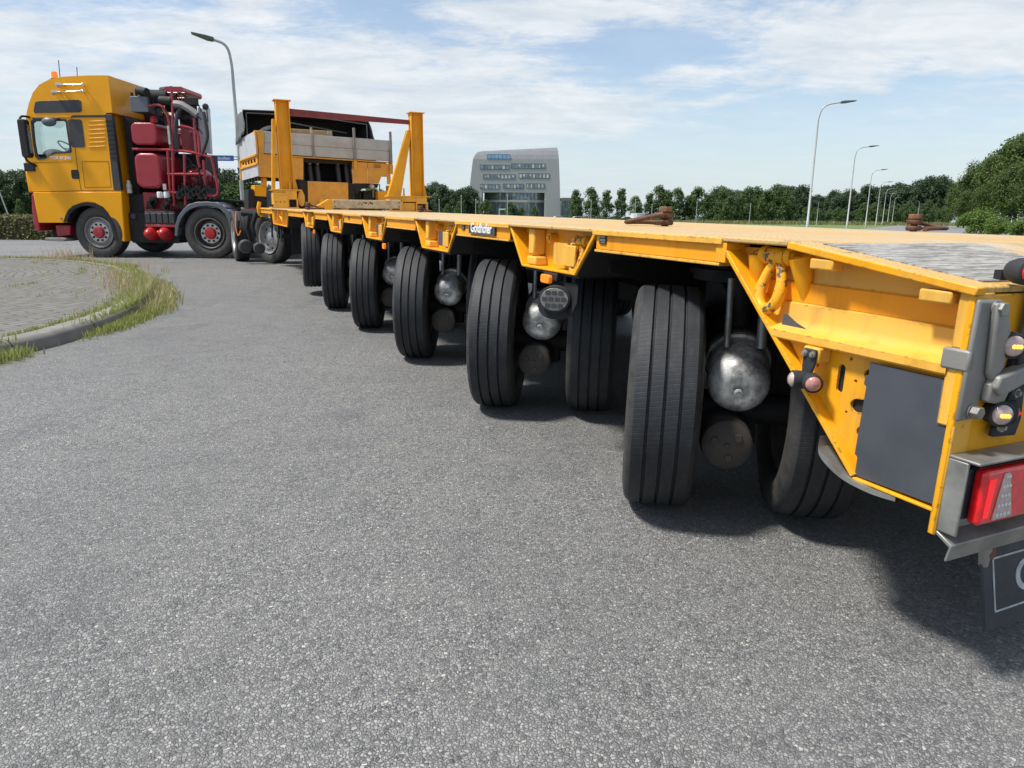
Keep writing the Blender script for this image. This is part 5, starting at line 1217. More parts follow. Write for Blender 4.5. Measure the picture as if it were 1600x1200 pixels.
k = MB(); k.prism([(.0, 1.76), (1.62, 1.745), (1.62, 1.545), (0, 1.575)], 'x', .0, .02); k.build('side_panel', MALUL, GN, bevel=.002)
for q in range(6):
    k = MB(); k.box(.01, .05, .08 + q * .27, .16 + q * .27, 1.50, 1.57); k.build('clamp', MBLK, GN)
# skirts
k = MB(); gprism(k, [(404, 242), (474, 247), (474, 281), (404.5, 276)], .0, .02); k.build('rear_panel', MYP, GN, bevel=.002)
k = MB(); gprism(k, [(550.5, 252.5), (574.3, 254), (574.3, 286.5), (551, 285.7)], .0, .02); k.build('rear_panel', MYP, GN, bevel=.002)
k = MB(); gprism(k, [(575, 254), (609, 256), (611, 288), (605, 288), (605, 276.5), (596, 276), (592, 286.5), (575, 286.5)], .0, .02, holes=[[(584, 253.2 + 1.3), (595.5, 255), (595.5, 262.5), (584, 262)]]); k.build('rear_panel', MYP, GN, smooth=0)
k = MB(); k.box(.04, 2.40, .10, 1.6, 1.84, 1.90); k.box(.06, .80, .3, 1.6, 1.55, 1.60); k.box(.82, 1.70, .75, .80, 1.2, 1.85); k.box(.78, .84, .1, 1.5, 1.50, 1.85); k.box(1.68, 1.72, .1, 1.5, 1.50, 1.85); k.build('subframe', MBLK, GN)
# lifting rams in the dark opening, yellow headboard below
for q, pxx in enumerate((482, 494, 526, 539)):
    k = MB(); x, zt = gp_(pxx, 256, .25); x2, zb_ = gp_(pxx + 5, 290, .1)
    k.tube([(x, .25, zt), (x + .02, .22, zt - .12)], .035, 12); k.tube([(x, .20, zt - .05), (x2, .10, zb_)], .042, 12); k.lathe([(0, .03), (.035, .03), (.045, .0), (.035, -.03), (0, -.03)], (x, .2, zt), (0, 1, 0), 14); k.build('ram', MDG, GN)
    k = MB(); k.ball((x, .155, zt), .024, seg=10); k.build('ram_head', MGAL, GN)
k = MB(); gprism(k, [(480, 283), (543, 285.5), (544, 333), (481, 333)], -.04, -.01); k.build('centre_plate', MYP, GN, bevel=.004)
k = MB(); gprism(k, [(497, 312), (500, 309), (504, 312), (503, 326), (497, 326)], -.085, -.04); gprism(k, [(526, 316), (530, 313), (533, 316), (533, 326), (526, 326)], -.085, -.04); k.build('lug', MYL, GN, bevel=.006)
k = MB(); gprism(k, [(466, 280), (480, 283), (481, 333), (474, 333)], -.02, .3); k.build('frame', MBLK, GN, bevel=.005)
k = MB(); gprism(k, [(544, 285), (553, 287), (556, 333), (545, 333)], -.02, .3); k.build('frame', MBLK, GN, bevel=.005); k = MB(); gprism(k, [(553, 286), (592, 287), (590, 293), (566, 295), (560, 300), (556, 306)], .0, .25); k.build('frame', MBLK, GN, bevel=.005); k = MB(); gprism(k, [(571, 298), (590, 297), (596, 312), (596, 327), (571, 327)], .1, .3)
gprism(k, [(455, 281), (474, 282), (474, 296), (458, 290)], .02, .3); k.build('frame', MBLK, GN, bevel=.005)
k = MB(); x, z = gp_(580.5, 291.5, -.02); k.lathe([(0, .05), (.045, .04), (.055, .0), (.05, -.05), (0, -.06)], (x, -.02, z), (0, -1, 0), 18); lo = k.build('round_lamp', MZINC, GN); k = MB(); k.lathe([(0, .056), (.036, .054), (.040, .046)], (x, -.02, z), (0, -1, 0), 18); k.build('lens', MCLR, lo)
for pts in ([(589, 299), (612, 298), (612, 316), (590, 314)], [(607, 290), (614, 290), (614, 327), (607, 327)]):
    k = MB(); gprism(k, pts, -.04, .15); k.build('bracket', MY, GN, bevel=.004)
k = MB(); gprism(k, [(399, 289), (418, 290), (418, 307), (400, 306)], .1, .4); gprism(k, [(413, 276), (419, 278), (419, 292), (413, 292)], .1, .3); k.build('bracket', MY, GN, bevel=.006)
k = MB(); gprism(k, [(389, 296), (398, 295), (400, 322), (390, 326)], .1, .5); gprism(k, [(399, 307), (420, 308), (420, 326), (399, 324)], .15, .5); k.build('slider', MBLK, GN, bevel=.006)
k = MB(); k.tube([(2.22, .02, 1.5), (2.22, .02, 1.25)], .012, 6); k.tube([(2.12, .1, 1.5), (2.12, .1, 1.25)], .02, 6); k.build('rod', MZINC, GN)
k = MB(); k.box(.6, 1.9, .2, 2.9, 1.02, 1.40); k.box(.9, 1.6, 2.2, 3.6, 1.16, 1.34); k.build('neck_beam', MBLK, GN, bevel=.02)
# tarpaulin on its hoops
rngt = random.Random(12)
tl_, tr2 = gp_(382, 171, .8), gp_(576, 190, .8)
k = MB(); ny, nx = 9, 26; y0, y1 = .80, 1.62
def roofz(u, v): 
    base_ = lerp(tl_[1], tr2[1], u) + .05 * math.sin(u * math.pi) + .03 * math.sin(u * 9) * (v) ; return base_ - .05 * math.sin(v * math.pi) * (0.5 + .5 * math.sin(u * 7))
V = []
for j in range(ny):
    v = j / (ny - 1); y = lerp(y0, y1, v); row = []
    zl = lerp(gp_(397, 203, 0)[1] + .02, 2.20, v)      # left drape bottom
    for i in range(8): row.append((tl_[0] - .02 + .02 * math.sin(j * 2.1 + i * .7) - .025 * (1 - i / 7), y + .01 * math.sin(i * 2 + j), lerp(zl, roofz(0, v), i / 7)))
    for i in range(1, nx): u = i / (nx - 1); row.append((lerp(tl_[0], tr2[0], u), y, roofz(u, v)))
    for i in range(1, 7): row.append((tr2[0] + .02 + .10 * (i / 6) * (1 - v * .3), y + .01 * math.sin(i * 2 + j), lerp(roofz(1, v), 2.32, i / 6)))
    V.append(row)
n = len(V[0]); k.v = [p for r_ in V for p in r_]; k.f = [(j * n + i, j * n + i + 1, (j + 1) * n + i + 1, (j + 1) * n + i) for j in range(ny - 1) for i in range(n - 1)]; k.m = [0] * len(k.f)
tarp = k.build('tarpaulin', MTARP, GN, smooth=70); sm_ = tarp.modifiers.new('t', 'SOLIDIFY'); sm_.thickness = .006
k = MB(); 
k.add([(tl_[0] + .01, 1.60, 2.0), (tr2[0] + .05, 1.60, 2.0)] + [(lerp(tl_[0], tr2[0], u / 12) + .01, 1.60, roofz(u / 12, .97) - .015) for u in range(12, -1, -1)], [tuple(range(15))])
for j in range(6):
    for i in range(16):
        u0, u1, v0, v1 = i / 16, (i + 1) / 16, j / 6, (j + 1) / 6
        k.add([(lerp(tl_[0], tr2[0], u_) + .012, lerp(y0 + .02, y1, v_), roofz(u_, v_) - .03) for u_, v_ in ((u0, v0), (u1, v0), (u1, v1), (u0, v1))], [(0, 1, 2, 3)])
k.add([(tl_[0] + .03, y0 + .02, 2.1), (tl_[0] + .03, y1, 2.1), (tl_[0] + .03, y1, roofz(0, 1) - .03), (tl_[0] + .03, y0 + .02, roofz(0, 0) - .03)], [(0, 1, 2, 3)])
k.add([(tr2[0] - .01, y0 + .02, 2.1), (tr2[0] - .01, y1, 2.1), (tr2[0] - .01, y1, roofz(1, 1) - .03), (tr2[0] - .01, y0 + .02, roofz(1, 0) - .03)], [(0, 1, 2, 3)])
k.add([(.04, .04, 1.96), (2.4, .04, 1.96), (2.4, 1.6, 1.96), (.04, 1.6, 1.96)], [(0, 1, 2, 3)]); k.build('headboard', MTARPD, GN)  # headboard and liner sheets; near-black colour paints the shade under the canvas
k = MB(); k.tube([(tl_[0] + .02, .84, 2.0), (tl_[0] + .03, .84, tl_[1] - .05), (.9, .84, tl_[1] - .03), (1.6, .84, tr2[1] + .0), (tr2[0] - .03, .84, tr2[1] - .05), (tr2[0] - .02, .84, 2.0)], .013, 6)
k.tube([(.8, .9, tl_[1] - .16), (2.0, 1.2, tr2[1] - .20)], .012, 6); k.build('hoop', MZINC, GN)
cr_ = thing('wooden_crate', 'light wooden crate standing on the platform body under the tarpaulin', 'crate', GP + gl_ * .62 + gf_ * .35 + Vector((0, 0, 1.965)), GA)
k = MB(); k.box(0, .82, 0, .5, 0, .47); k.build('box', MCRATE, cr_, bevel=.004)
for z in (.03, .36): k = MB(); k.box(-.01, .83, -.018, -.001, z, z + .08); k.build('slat', MCRATE, cr_)
for x in (.0, .74): k = MB(); k.box(x, x + .08, -.034, -.019, 0, .47); k.build('batten', MWOOD if x else MCRATE, cr_)
sw_ = thing('spare_tyre', 'dark spare tyre lying on the platform body behind the left boards', 'tyre', GP + gl_ * .42 + gf_ * .55 + Vector((0, 0, 2.30)), GA)
k = MB(); k.lathe([(.18, -.09), (.30, -.10), (.34, -.06), (.35, 0), (.34, .06), (.30, .10), (.18, .09)], (0, 0, -.16), (0, 1, .2), 30, closed=True); k.build('tyre', MRUB, sw_)
# steered wheel under the neck, hoses and cans
MRIMS = mat('silver_rim', (0.45, 0.45, 0.44), 0.4, 0.5, var=0.15, dirt=(0.15, 0.13, 0.1), dscale=6, damt=0.5)
k = tyre_mb(.485, .28, rim=.29, seg=60); tyb = k.build('tyre', MTYRE, None, smooth=30); big_tyre = tyb.data; bpy.data.objects.remove(tyb)
def neck_wheel(x, y, nx, ny, par):
    nrm = Vector((nx, ny, 0)).normalized(); fw = Vector((0, 0, 1)).cross(nrm)
    X = par.matrix_world.inverted() if False else (Matrix.Translation(par.location) @ Matrix.Rotation(par.rotation_euler.z, 4, 'Z')).inverted()
    X = X @ basis(nrm, fw, (0, 0, 1), (x, y, .487))
    k = MB(); k.lathe([(.30, .12), (.305, .135), (.285, .125), (.275, .08), (.25, .04), (.20, .05), (.16, .075), (.11, .075), (.10, .11), (.06, .13), (0, .13)], (0, 0, 0), (1, 0, 0), 36, caps=False); k.lathe([(.29, -.12), (.275, -.05), (.275, .08)], (0, 0, 0), (1, 0, 0), 36, caps=False)
    wh = k.build('wheel', MRIMS, par, smooth=40, X=X)
    k = MB()
    for q in range(8):
        a = q / 8 * 6.283; k.prism(circ(.20 * math.cos(a), .20 * math.sin(a), .026, 10), 'x', .045, .06)
    k.build('hand_hole', MBLK, wh)
    o = bpy.data.objects.new('tyre', big_tyre); col.objects.link(o); o.parent = wh
    return wh
neck_wheel(-4.62, 13.98, -.62, -.80, GN); neck_wheel(-5.45, 14.45, -.9, -.45, GN)
def gl2(x, y, z): # world -> gooseneck local
    q = Vector((x, y, 0)) - GP; return (q.dot(gl_), q.dot(gf_), z)
k = MB()
for (px, py, r_) in ((384, 385, .13), (405, 388, .11)):
    x, z = tp(px, py, 13.6); k.lathe([(0, .08), (r_ * .8, .07), (r_, .02), (r_, -.1), (0, -.1)], gl2(x, 13.6, z), (gl_ * 0 + Vector((-.1, -1, 0))), 20)
k.build('air_can', MDG, GN)
k = MB()
for (pa, pb) in (((372, 345), (376, 392)), ((388, 338), (392, 375)), ((400, 332), (398, 370))):
    xa, za = tp(*pa, 13.7); xb, zb_ = tp(*pb, 13.7); k.tube([gl2(xa, 13.7, za), gl2((xa + xb) / 2 - .04, 13.65, (za + zb_) / 2), gl2(xb, 13.7, zb_)], .035, 8)
k.build('air_hose', MRUB, GN)
k = MB(); k.tube(smooth_path([gl2(tp(372, 330, 13.7)[0], 13.6, tp(372, 330, 13.7)[1]), gl2(tp(368, 352, 13.6)[0], 13.6, tp(368, 352, 13.6)[1]), gl2(tp(372, 368, 13.6)[0], 13.6, tp(372, 368, 13.6)[1]), gl2(tp(376, 360, 13.6)[0], 13.6, tp(376, 360, 13.6)[1])], 5), .008, 6); k.build('orange_hose', MORG, GN)
k = MB(); x0, zt = tp(375, 334, 13.8); x1, zb_ = tp(404, 345, 13.8)
A_ = gl2(x0, 13.9, zt); B_ = gl2(x1, 13.9, zb_); k.tube([(A_[0], A_[1], .95), (B_[0], B_[1], .92)], .07, 8); k.build('mudguard', MRUB, GN)
k = MB(); xa, za = tp(450, 360, 13.2); k.box(*[gl2(-4.1, 13.45, 0)[0] - .02, gl2(-4.1, 13.45, 0)[0] + .45, gl2(-4.1, 13.45, 0)[1] - .02, gl2(-4.1, 13.45, 0)[1] + .02, .20, .85]); k.build('mud_flap', MRUB, GN)

# ------------------------------------------------------------------ TRUCK (heading to the left; near side at y = 15)
TK = thing('heavy_tractor', 'yellow sleeper cab heavy haulage tractor with a dark red tank tower behind the cab', 'truck', (-8.58, 15.0, 0))
TO = (8.58, -15.0, 0)
def TB(k, name, m, parent=None, **kw):
    par = parent or TK
    return k.build(name, m, par, loc=(TO if par is TK else None), **kw)
def P2(pts, Y=15.0): return [tp(px, py, Y) for px, py in pts]
YN, YF = 15.02, 17.50
cab_out = [(-9.86, 1.31), (-9.90, 1.62), (-9.90, 1.98), (-9.85, 2.40), (-9.74, 2.82), (-9.66, 3.02), (-9.55, 3.22), (-9.40, 3.37), (-9.18, 3.47), (-8.9, 3.52), (-8.45, 3.545), (-8.02, 3.55), (-8.02, 2.86), (-8.155, 2.85), (-8.03, 1.31)]
win = [(-9.65, 2.66), (-9.60, 2.70), (-8.99, 2.71), (-8.96, 2.68), (-8.95, 2.13), (-8.98, 2.10), (-9.28, 2.085), (-9.36, 2.05), (-9.46, 1.98), (-9.60, 1.965), (-9.66, 2.02), (-9.67, 2.30)]
k = MB(); k.prism(cab_out, 'y', YN, YN + .05, holes=[win]); k.prism(cab_out, 'y', YF - .05, YF, holes=[win])
# front, roof and rear skins between the two sides (the windscreen is left open and glazed)
for i in range(len(cab_out)):
    a, b_ = cab_out[i], cab_out[(i + 1) % len(cab_out)]
    mid = ((a[0] + b_[0]) / 2, (a[1] + b_[1]) / 2)
    if mid[0] < -9.75 and 2.0 < mid[1] < 2.75: continue
    if a[1] < 1.32 and b_[1] < 1.32: continue
    k.add([(a[0], YN + .05, a[1]), (b_[0], YN + .05, b_[1]), (b_[0], YF - .05, b_[1]), (a[0], YF - .05, a[1])], [(0, 1, 2, 3)])
cab = TB(k, 'cab', MYC, smooth=30)
k = MB(); k.box(-9.8, -8.1, YN + .06, YF - .06, 1.36, 1.40); k.box(-8.75, -8.7, YN + .06, YF - .06, 1.4, 3.4); k.box(-9.80, -9.45, YN + .1, YF - .1, 1.4, 2.06); k.ball((-9.55, 15.45, 2.06), (.2, .25, .13)); TB(k, 'interior', MBLK, smooth=40)
k = MB(); c0 = Vector((-9.30, 15.6, 2.20)); k.tube([c0 + Vector((.21 * math.cos(a) * .9, .24 * math.sin(a), -.16 * math.cos(a))) for a in [i / 24 * 6.283 for i in range(24)]], .016, 6, closed=True); k.tube([c0, c0 + Vector((-.2, 0, -.2))], .03, 6); k.tube([c0 + Vector((0, -.19, 0)), c0 + Vector((0, .19, 0))], .012, 6); TB(k, 'steering_wheel', MBLK)
k = MB(); k.rbox(-9.05, -8.88, 15.35, 15.85, 1.5, 2.1, .05, 'y'); TB(k, 'driver_seat', MBLK)
# glass (clear panes)
def glass_mat():
    m, t, b = newmat('clear_glass'); b.inputs['Base Color'].default_value = (0.9, 0.97, 0.95, 1); b.inputs['Roughness'].default_value = 0.02
    tr = t.nodes.new('ShaderNodeBsdfTransparent'); tr.inputs[0].default_value = (0.88, 0.94, 0.92, 1); ms = t.nodes.new('ShaderNodeMixShader'); ms.inputs[0].default_value = 0.88
    gl = t.nodes.new('ShaderNodeBsdfGlossy'); gl.inputs['Roughness'].default_value = 0.03; t.links.new(gl.outputs[0], ms.inputs[1]); t.links.new(tr.outputs[0], ms.inputs[2]); t.links.new(ms.outputs[0], t.nodes['Material Output'].inputs[0]); return m
MCG = glass_mat()
def inset(poly, d):
    cx = sum(p[0] for p in poly) / len(poly); cz = sum(p[1] for p in poly) / len(poly); return [(p[0] + (d if p[0] < cx else -d), p[1] + (d if p[1] < cz else -d)) for p in poly]
k = MB(); k.prism(win, 'y', YN + .02, YN + .024); TB(k, 'window', MCG, smooth=0)
k = MB(); k.prism([(p[0] + (-.022 if p[0] < -9.3 else .022), p[1] + (.02 if p[1] > 2.3 else -.02)) for p in win], 'y', YN - .006, YN + .03, holes=[inset(win, .018)]); TB(k, 'window_frame', MDG, smooth=0)
k = MB(); k.add([(-9.895, YN + .06, 2.0), (-9.895, YF - .06, 2.0), (-9.755, YF - .06, 2.80), (-9.755, YN + .06, 2.80)], [(0, 1, 2, 3)]); TB(k, 'windscreen', MCG, smooth=0)
k = MB(); k.prism(rrect(-8.925, -8.645, 2.19, 2.725, .05), 'y', YN - .006, YN + .004); k.prism(P2([(49, 183.5), (110, 183.5), (113, 180), (165, 179.5), (165, 183), (114, 183.5), (50, 186.5)]), 'y', YN - .012, YN); TB(k, 'fixed_window', MDG, smooth=0)
k = MB(); k.prism(P2([(54, 159), (60, 157.5), (122, 155.5), (126, 158), (127.3, 173), (124, 175.5), (53, 176.5), (51.5, 173)]), 'y', YN - .008, YN + .004); TB(k, 'upper_window', MDG, bevel=.004)
# dark seams: door gap, locker, groove under the high roof
k = MB()
def seam(pts, w_=.010, Y=15.0, closed=False):
    pp = P2(pts, Y)
    for a, b_ in zip(pp, pp[1:]):
        dx, dz = b_[0] - a[0], b_[1] - a[1]; L = math.hypot(dx, dz); nx, nz = -dz / L * w_ / 2, dx / L * w_ / 2
        k.prism([(a[0] - nx, a[1] - nz), (b_[0] - nx, b_[1] - nz), (b_[0] + nx, b_[1] + nz), (a[0] + nx, a[1] + nz)], 'y', YN - .003, YN + .002)
MSEAM = mat('seam_shadow_gap', (0.10, 0.05, 0.01), 0.8)
seam([(111, 181), (113, 205), (117, 235), (121, 270), (126, 297)]); seam([(44, 300), (126, 298), (189, 298)], .012); seam([(127, 252), (168.5, 252), (173, 292), (132, 293), (127, 252)], .007); seam([(45, 254), (70, 253.5), (113, 252.5)], .006)
seam([(49, 128), (60, 138), (168, 131)], .004) if False else None
TB(k, 'door_seam', MSEAM, smooth=0)
k = MB()
for q in range(7): 
    pts = P2([(137, 190 + q * 6.6), (140, 188.8 + q * 6.6), (162, 187.6 + q * 6.6), (165, 188.6 + q * 6.6), (162, 190.0 + q * 6.6), (140, 191.2 + q * 6.6)])
    k.prism([(p[0], p[1]) for p in pts], 'y', YN - .012, YN + .002)
TB(k, 'side_ribs', MYC, bevel=.006)
k = MB(); k.prism(rrect(-9.0, -8.84, 1.58, 1.76, .03), 'y', YN - .006, YN + .02); TB(k, 'door_handle', MBLK, bevel=.004)
text('lettering', 'TGX 41.540', .085, MWHP, TK, basis((1, 0, 0), (0, 0, 1), (0, -1, 0), (-9.175 + 8.58, YN - 15.0 - .004, 1.985)), off=.002)
# black louvred air deflector on the rear edge
k = MB(); k.prism(P2([(163.5, 178), (174, 179), (188.5, 297), (177, 297)]), 'y', YN - .012, YN + .10)
lv = TB(k, 'air_deflector', MDG, bevel=.006)
k = MB()
for q in range(9): 
    pts = P2([(164.8 + q * 1.05, 188 + q * 7.2), (174.5 + q * .9, 188 + q * 7.2), (174.7 + q * .9, 191 + q * 7.2), (165.2 + q * 1.05, 191 + q * 7.2)]); k.prism(pts, 'y', YN - .02, YN - .008)
TB(k, 'louvre', MBLK, smooth=0)
k = MB(); k.prism([(-8.0, 1.1), (-8.0, 2.85), (-7.88, 2.7), (-7.82, 1.1)], 'y', YN + .35, YF - .05); k.box(-8.3, -7.2, YN + .25, YF - .2, .45, 1.3); TB(k, 'cab_rear_bellows', MBLK, bevel=.01)
# lower yellow corner, arch and step panel
fend = P2([(52, 300.3), (57, 330), (60, 348), (100.7, 348), (103, 338), (108, 328), (116, 321), (126, 317.5), (137, 316), (149, 317.5), (160, 323), (169, 333), (177, 347), (182, 360), (186, 376), (196, 377.6), (192, 328), (189.8, 300)])
k = MB(); k.prism(fend, 'y', YN - .03, YN + .30); TB(k, 'wheel_arch', MYC, bevel=.015)
k = MB(); k.prism(fend[:4] + [(-9.2, .9), (-9.2, 1.3)], 'y', YN + .32, YF); TB(k, 'front_corner', MYC, bevel=.01)
k = MB(); k.prism(P2([(100, 346), (103, 338), (108, 328), (116, 321), (126, 317.5), (137, 316), (149, 317.5), (160, 323), (169, 333), (177, 347), (182, 360), (186, 376), (181, 376), (173, 350), (165, 337), (157, 328), (147, 322.5), (136, 321), (126, 322.5), (117, 327), (110, 335), (106, 347)]), 'y', YN - .045, YN + .35); TB(k, 'arch_trim', MBLK, smooth=30)
k = MB(); k.box(-9.55, -8.0, YN + .31, YF - .31, .5, 1.3); TB(k, 'engine_tunnel', MBLK)
k = MB(); k.lathe([(0, .012), (.022, .012), (.028, 0)], (tp(96, 341)[0], YN - .03, tp(96, 341)[1]), (0, -1, 0), 16); TB(k, 'fuel_cap', MZINC)
# red bumper and step, sun visor, mirrors
k = MB(); k.prism(P2([(49, 304), (53, 301), (57, 330), (61, 350), (62, 361), (57, 362), (52, 350), (50, 330)]), 'y', YN - .02, YF + .02); TB(k, 'bumper', MRED, bevel=.02)
k = MB(); k.prism(P2([(68, 360), (116, 358), (116, 368), (100, 377), (70, 377), (68, 372)]), 'y', YN + .25, YF - .2); TB(k, 'step_well', MBLK, bevel=.02)
k = MB(); k.prism(P2([(80, 352), (104, 352), (104, 368), (84, 371)]), 'y', YN + .1, YN + .5); TB(k, 'towing_member', MRED, bevel=.02)
k = MB(); k.prism(P2([(69, 371.5), (100, 371.5), (104, 374), (96, 377.5), (69, 376)]), 'y', YN - .0, YN + .5); TB(k, 'step', MZINC, bevel=.01)
k = MB(); k.prism(P2([(43, 150), (46, 147), (48, 148), (46, 172), (40, 173), (39, 170)]), 'y', YN + .1, YF - .1); TB(k, 'sun_visor', MFEND, bevel=.01)
k = MB(); k.rbox(tp(34.5, 218, 14.85)[0], tp(46.5, 218, 14.85)[0], YN - .26, YN - .10, 1.97, 2.70, .05, 'y'); mi_ = TB(k, 'mirror', MBLK, bevel=.02)
k = MB(); k.rbox(tp(46.5, 218, 14.85)[0] - .01, tp(46.5, 218, 14.85)[0] + .012, YN - .22, YN - .14, 2.06, 2.60, .01, 'y'); TB(k, 'mirror_glass', MCHR)
k = MB()
for z in (2.02, 2.70): k.tube(smooth_path([(-9.78, YN - .18, z - .02), (-9.76, YN - .12, z + (.06 if z > 2.3 else -.12)), (-9.68, YN + .02, z + (.06 if z > 2.3 else -.20))], 5), .022, 8)
k.box(-9.92, -9.72, YN - .04, YN + .02, 1.72, 1.88); TB(k, 'mirror_arm', MBLK, bevel=.005)
k = MB(); x, z = tp(76, 187, 14.9); k.ball((x, 14.9, z - .04), (.14, .09, .09), seg=16); k.tube([(x + .1, 14.95, z + .03), (x + .15, 15.03, z + .05)], .02, 6); TB(k, 'kerb_mirror', MFEND, smooth=60)
k = MB(); k.prism([(-9.96, 1.3), (-9.90, 1.3), (-9.90, 1.72), (-9.97, 1.72)], 'y', YN + .05, YF - .05); TB(k, 'grille', MYC, bevel=.02)
# horns, beacon, aerials, roof dome
for (pa, pb) in (((92, 133.5), (132, 132.5)), ((85, 145), (132, 142.5))):
    xa, za = tp(*pa); xb, zb_ = tp(*pb); k = MB(); d = Vector((1, 0, (zb_ - za) / (xb - xa))).normalized(); o_ = Vector((xa, YN - .07, za))
    k.lathe([(0.055, 0), (.058, .006), (.036, .05), (.018, .12), (.012, .2), (.012, xb - xa - .05), (.022, xb - xa - .04), (.03, xb - xa), (.02, xb - xa + .02), (0, xb - xa + .02)], o_, d, 16)
    k.tube([(xa + .1, YN - .07, za + .0), (xa + .1, YN + .01, za)], .012, 6); k.tube([(xb - .03, YN - .07, zb_), (xb - .03, YN + .01, zb_)], .012, 6); k.ball((xb, YN - .07, zb_ - .02), .03, seg=10); TB(k, 'air_horn', MCHR)
x, z = tp(86, 125, 15.5); k = MB(); k.lathe([(.075, -.10), (.075, .02), (.06, .03), (0, .03)], (x, 15.5, z), (0, 0, 1), 18); bc = TB(k, 'beacon_base', MBLK)
k = MB(); k.lathe([(.06, .03), (.062, .12), (.05, .155), (0, .16)], (x, 15.5, z), (0, 0, 1), 18); k.build('amber_dome', MORG, bc, smooth=50)
k = MB(); k.tube([(tp(94, 125, 15.6)[0], 15.6, 3.5), (tp(92, 93, 15.6)[0] - .01, 15.6, tp(92, 94, 15.6)[1])], .008, 5); TB(k, 'aerial', MBLK)
k = MB(); k.tube([(tp(120, 120, 15.6)[0], 15.6, 3.5), (tp(120, 105, 15.6)[0], 15.6, tp(120, 105, 15.6)[1])], .008, 5); TB(k, 'aerial', MBLK)
k = MB(); k.ball((-8.55, 16.1, 3.56), (.42, .5, .10), seg=20); TB(k, 'roof_dome', MYC, smooth=60)
# wheels
MTRIM_ = mat('polished_hub_ring', (0.55, 0.54, 0.52), 0.4, 0.3, var=0.15, dirt=(0.25, 0.22, 0.18), dscale=9, damt=0.5)
k = tyre_mb(.52, .31, rim=.30, seg=64); t_ = k.build('tyre', MTYRE, None, smooth=30); truck_tyre = t_.data; bpy.data.objects.remove(t_)
def truck_wheel(X_, Y_, side, kind, steer=0):
    k = MB()
    if kind == 'f': k.lathe([(.305, .13), (.315, .145), (.300, .15), (.285, .13), (.275, .09), (.265, .085), (.23, .10), (.20, .115), (.0, .115)], (0, 0, 0), (0, -1, 0), 44, caps=False)
    else: k.lathe([(.305, .13), (.315, .145), (.300, .15), (.285, .13), (.275, .02), (.25, -.02), (.18, -.02), (.175, .06), (.0, .065)], (0, 0, 0), (0, -1, 0), 44, caps=False)
    k.lathe([(.31, -.13), (.28, -.12), (.275, .08)], (0, 0, 0), (0, -1, 0), 44, caps=False)
    rz_ = (0 if side > 0 else math.pi) + steer
    w_ = k.build('wheel', mat('tractor_rim', (0.14, 0.13, 0.12), 0.5, 0.4, dirt=(0.09, 0.07, 0.05)) if kind != 'f' else mat('steer_rim', (0.26, 0.25, 0.24), 0.5, 0.3, dirt=(0.12, 0.10, 0.08)), TK, smooth=40); w_.location = (X_ + 8.58, Y_ - 15, .515); w_.rotation_euler = (0, 0, rz_)
    o = bpy.data.objects.new('tyre', truck_tyre); col.objects.link(o); o.parent = w_; o.rotation_euler = (0, 0, math.pi / 2)
    d = .115 if kind == 'f' else .065
    k = MB(); k.lathe([(.205, d + .004), (.205, d + .014), (.12, d + .014)], (0, 0, 0), (0, -1, 0), 40, caps=False); k.build('nut_ring', MTRIM_, w_)
    for q in range(10):
        a = q / 10 * 6.283; k = MB(); k.lathe([(.024, 0), (.024, .006), (.016, .008), (.015, .03), (0, .032)], (.165 * math.cos(a), -d - .014, .165 * math.sin(a)), (0, -1, 0), 10); k.build('wheel_nut', MBLK, w_)
    k = MB(); k.lathe([(.118, d + .01), (.116, d + .05), (.10, d + .07), (.05, d + .075), (0, d + .075)], (0, 0, 0), (0, -1, 0), 30); k.build('hub', MREDB if kind != 'f' else MRED, w_)
    return w_
truck_wheel(-8.58, 15.17, 1, 'f', R(-5)); truck_wheel(-8.58, 17.3, -1, 'f', R(-5))
truck_wheel(-6.30, 15.17, 1, 'r'); truck_wheel(-6.30, 17.3, -1, 'r'); truck_wheel(-4.95, 15.19, 1, 'r'); truck_wheel(-4.95, 17.3, -1, 'r')
# chassis, battery box, air spheres, fenders
k = MB(); k.box(-9.3, -4.3, 15.9, 16.1, .72, 1.02); k.box(-9.3, -4.3, 16.5, 16.7, .72, 1.02); k.box(-4.5, -4.3, 15.8, 16.8, .72, 1.0); TB(k, 'chassis_rail', MRED, bevel=.01)
k = MB(); k.rbox(-8.02, -7.0, YN + .15, YN + .75, .30, .93, .06, 'y'); k.box(-8.2, -6.9, YN + .5, 17.2, .42, .75); TB(k, 'side_tank', MBLK, bevel=.02)
k = MB(); bx0, bz1 = tp(224, 330.5); bx1, bz0 = tp(273, 351)
k.box(bx0, bx1, YN + .02, YN + .6, bz0, bz1)
for q in range(5): xx = lerp(bx0, bx1, (q + .5) / 5); k.rbox(xx - .05, xx + .05, YN - .005, YN + .02, bz0 + .03, bz1 - .03, .01, 'y')
TB(k, 'battery_box', MDG, bevel=.008)
k = MB(); k.box(bx0, bx1, YN, YN + .5, bz0 - .055, bz0 - .005); TB(k, 'box_rail', MRED, bevel=.005)
k = MB(); x, z = tp(203, 338); k.lathe([(.0, .1), (.05, .1), (.07, .06), (.07, -.2), (0, -.2)], (x, YN + .2, z), (0, -1, 0), 18); TB(k, 'air_filter', MDG)
for px in (240, 261.5):
    x, z = tp(px, 365, 15.15); k = MB(); k.ball((x, 15.15, z), (.145, .3, .145), seg=24); TB(k, 'air_tank', MREDB, smooth=70)
k = MB(); x, z = tp(251, 352, 15.0); k.box(x - .12, x + .12, 15.05, 15.1, z - .03, z + .03); TB(k, 'tank_bracket', MRED)
k = MB(); x, z = tp(246, 362, 14.88); k.ball((x, 14.9, z), .022, seg=8); TB(k, 'marker_lamp', MORG)
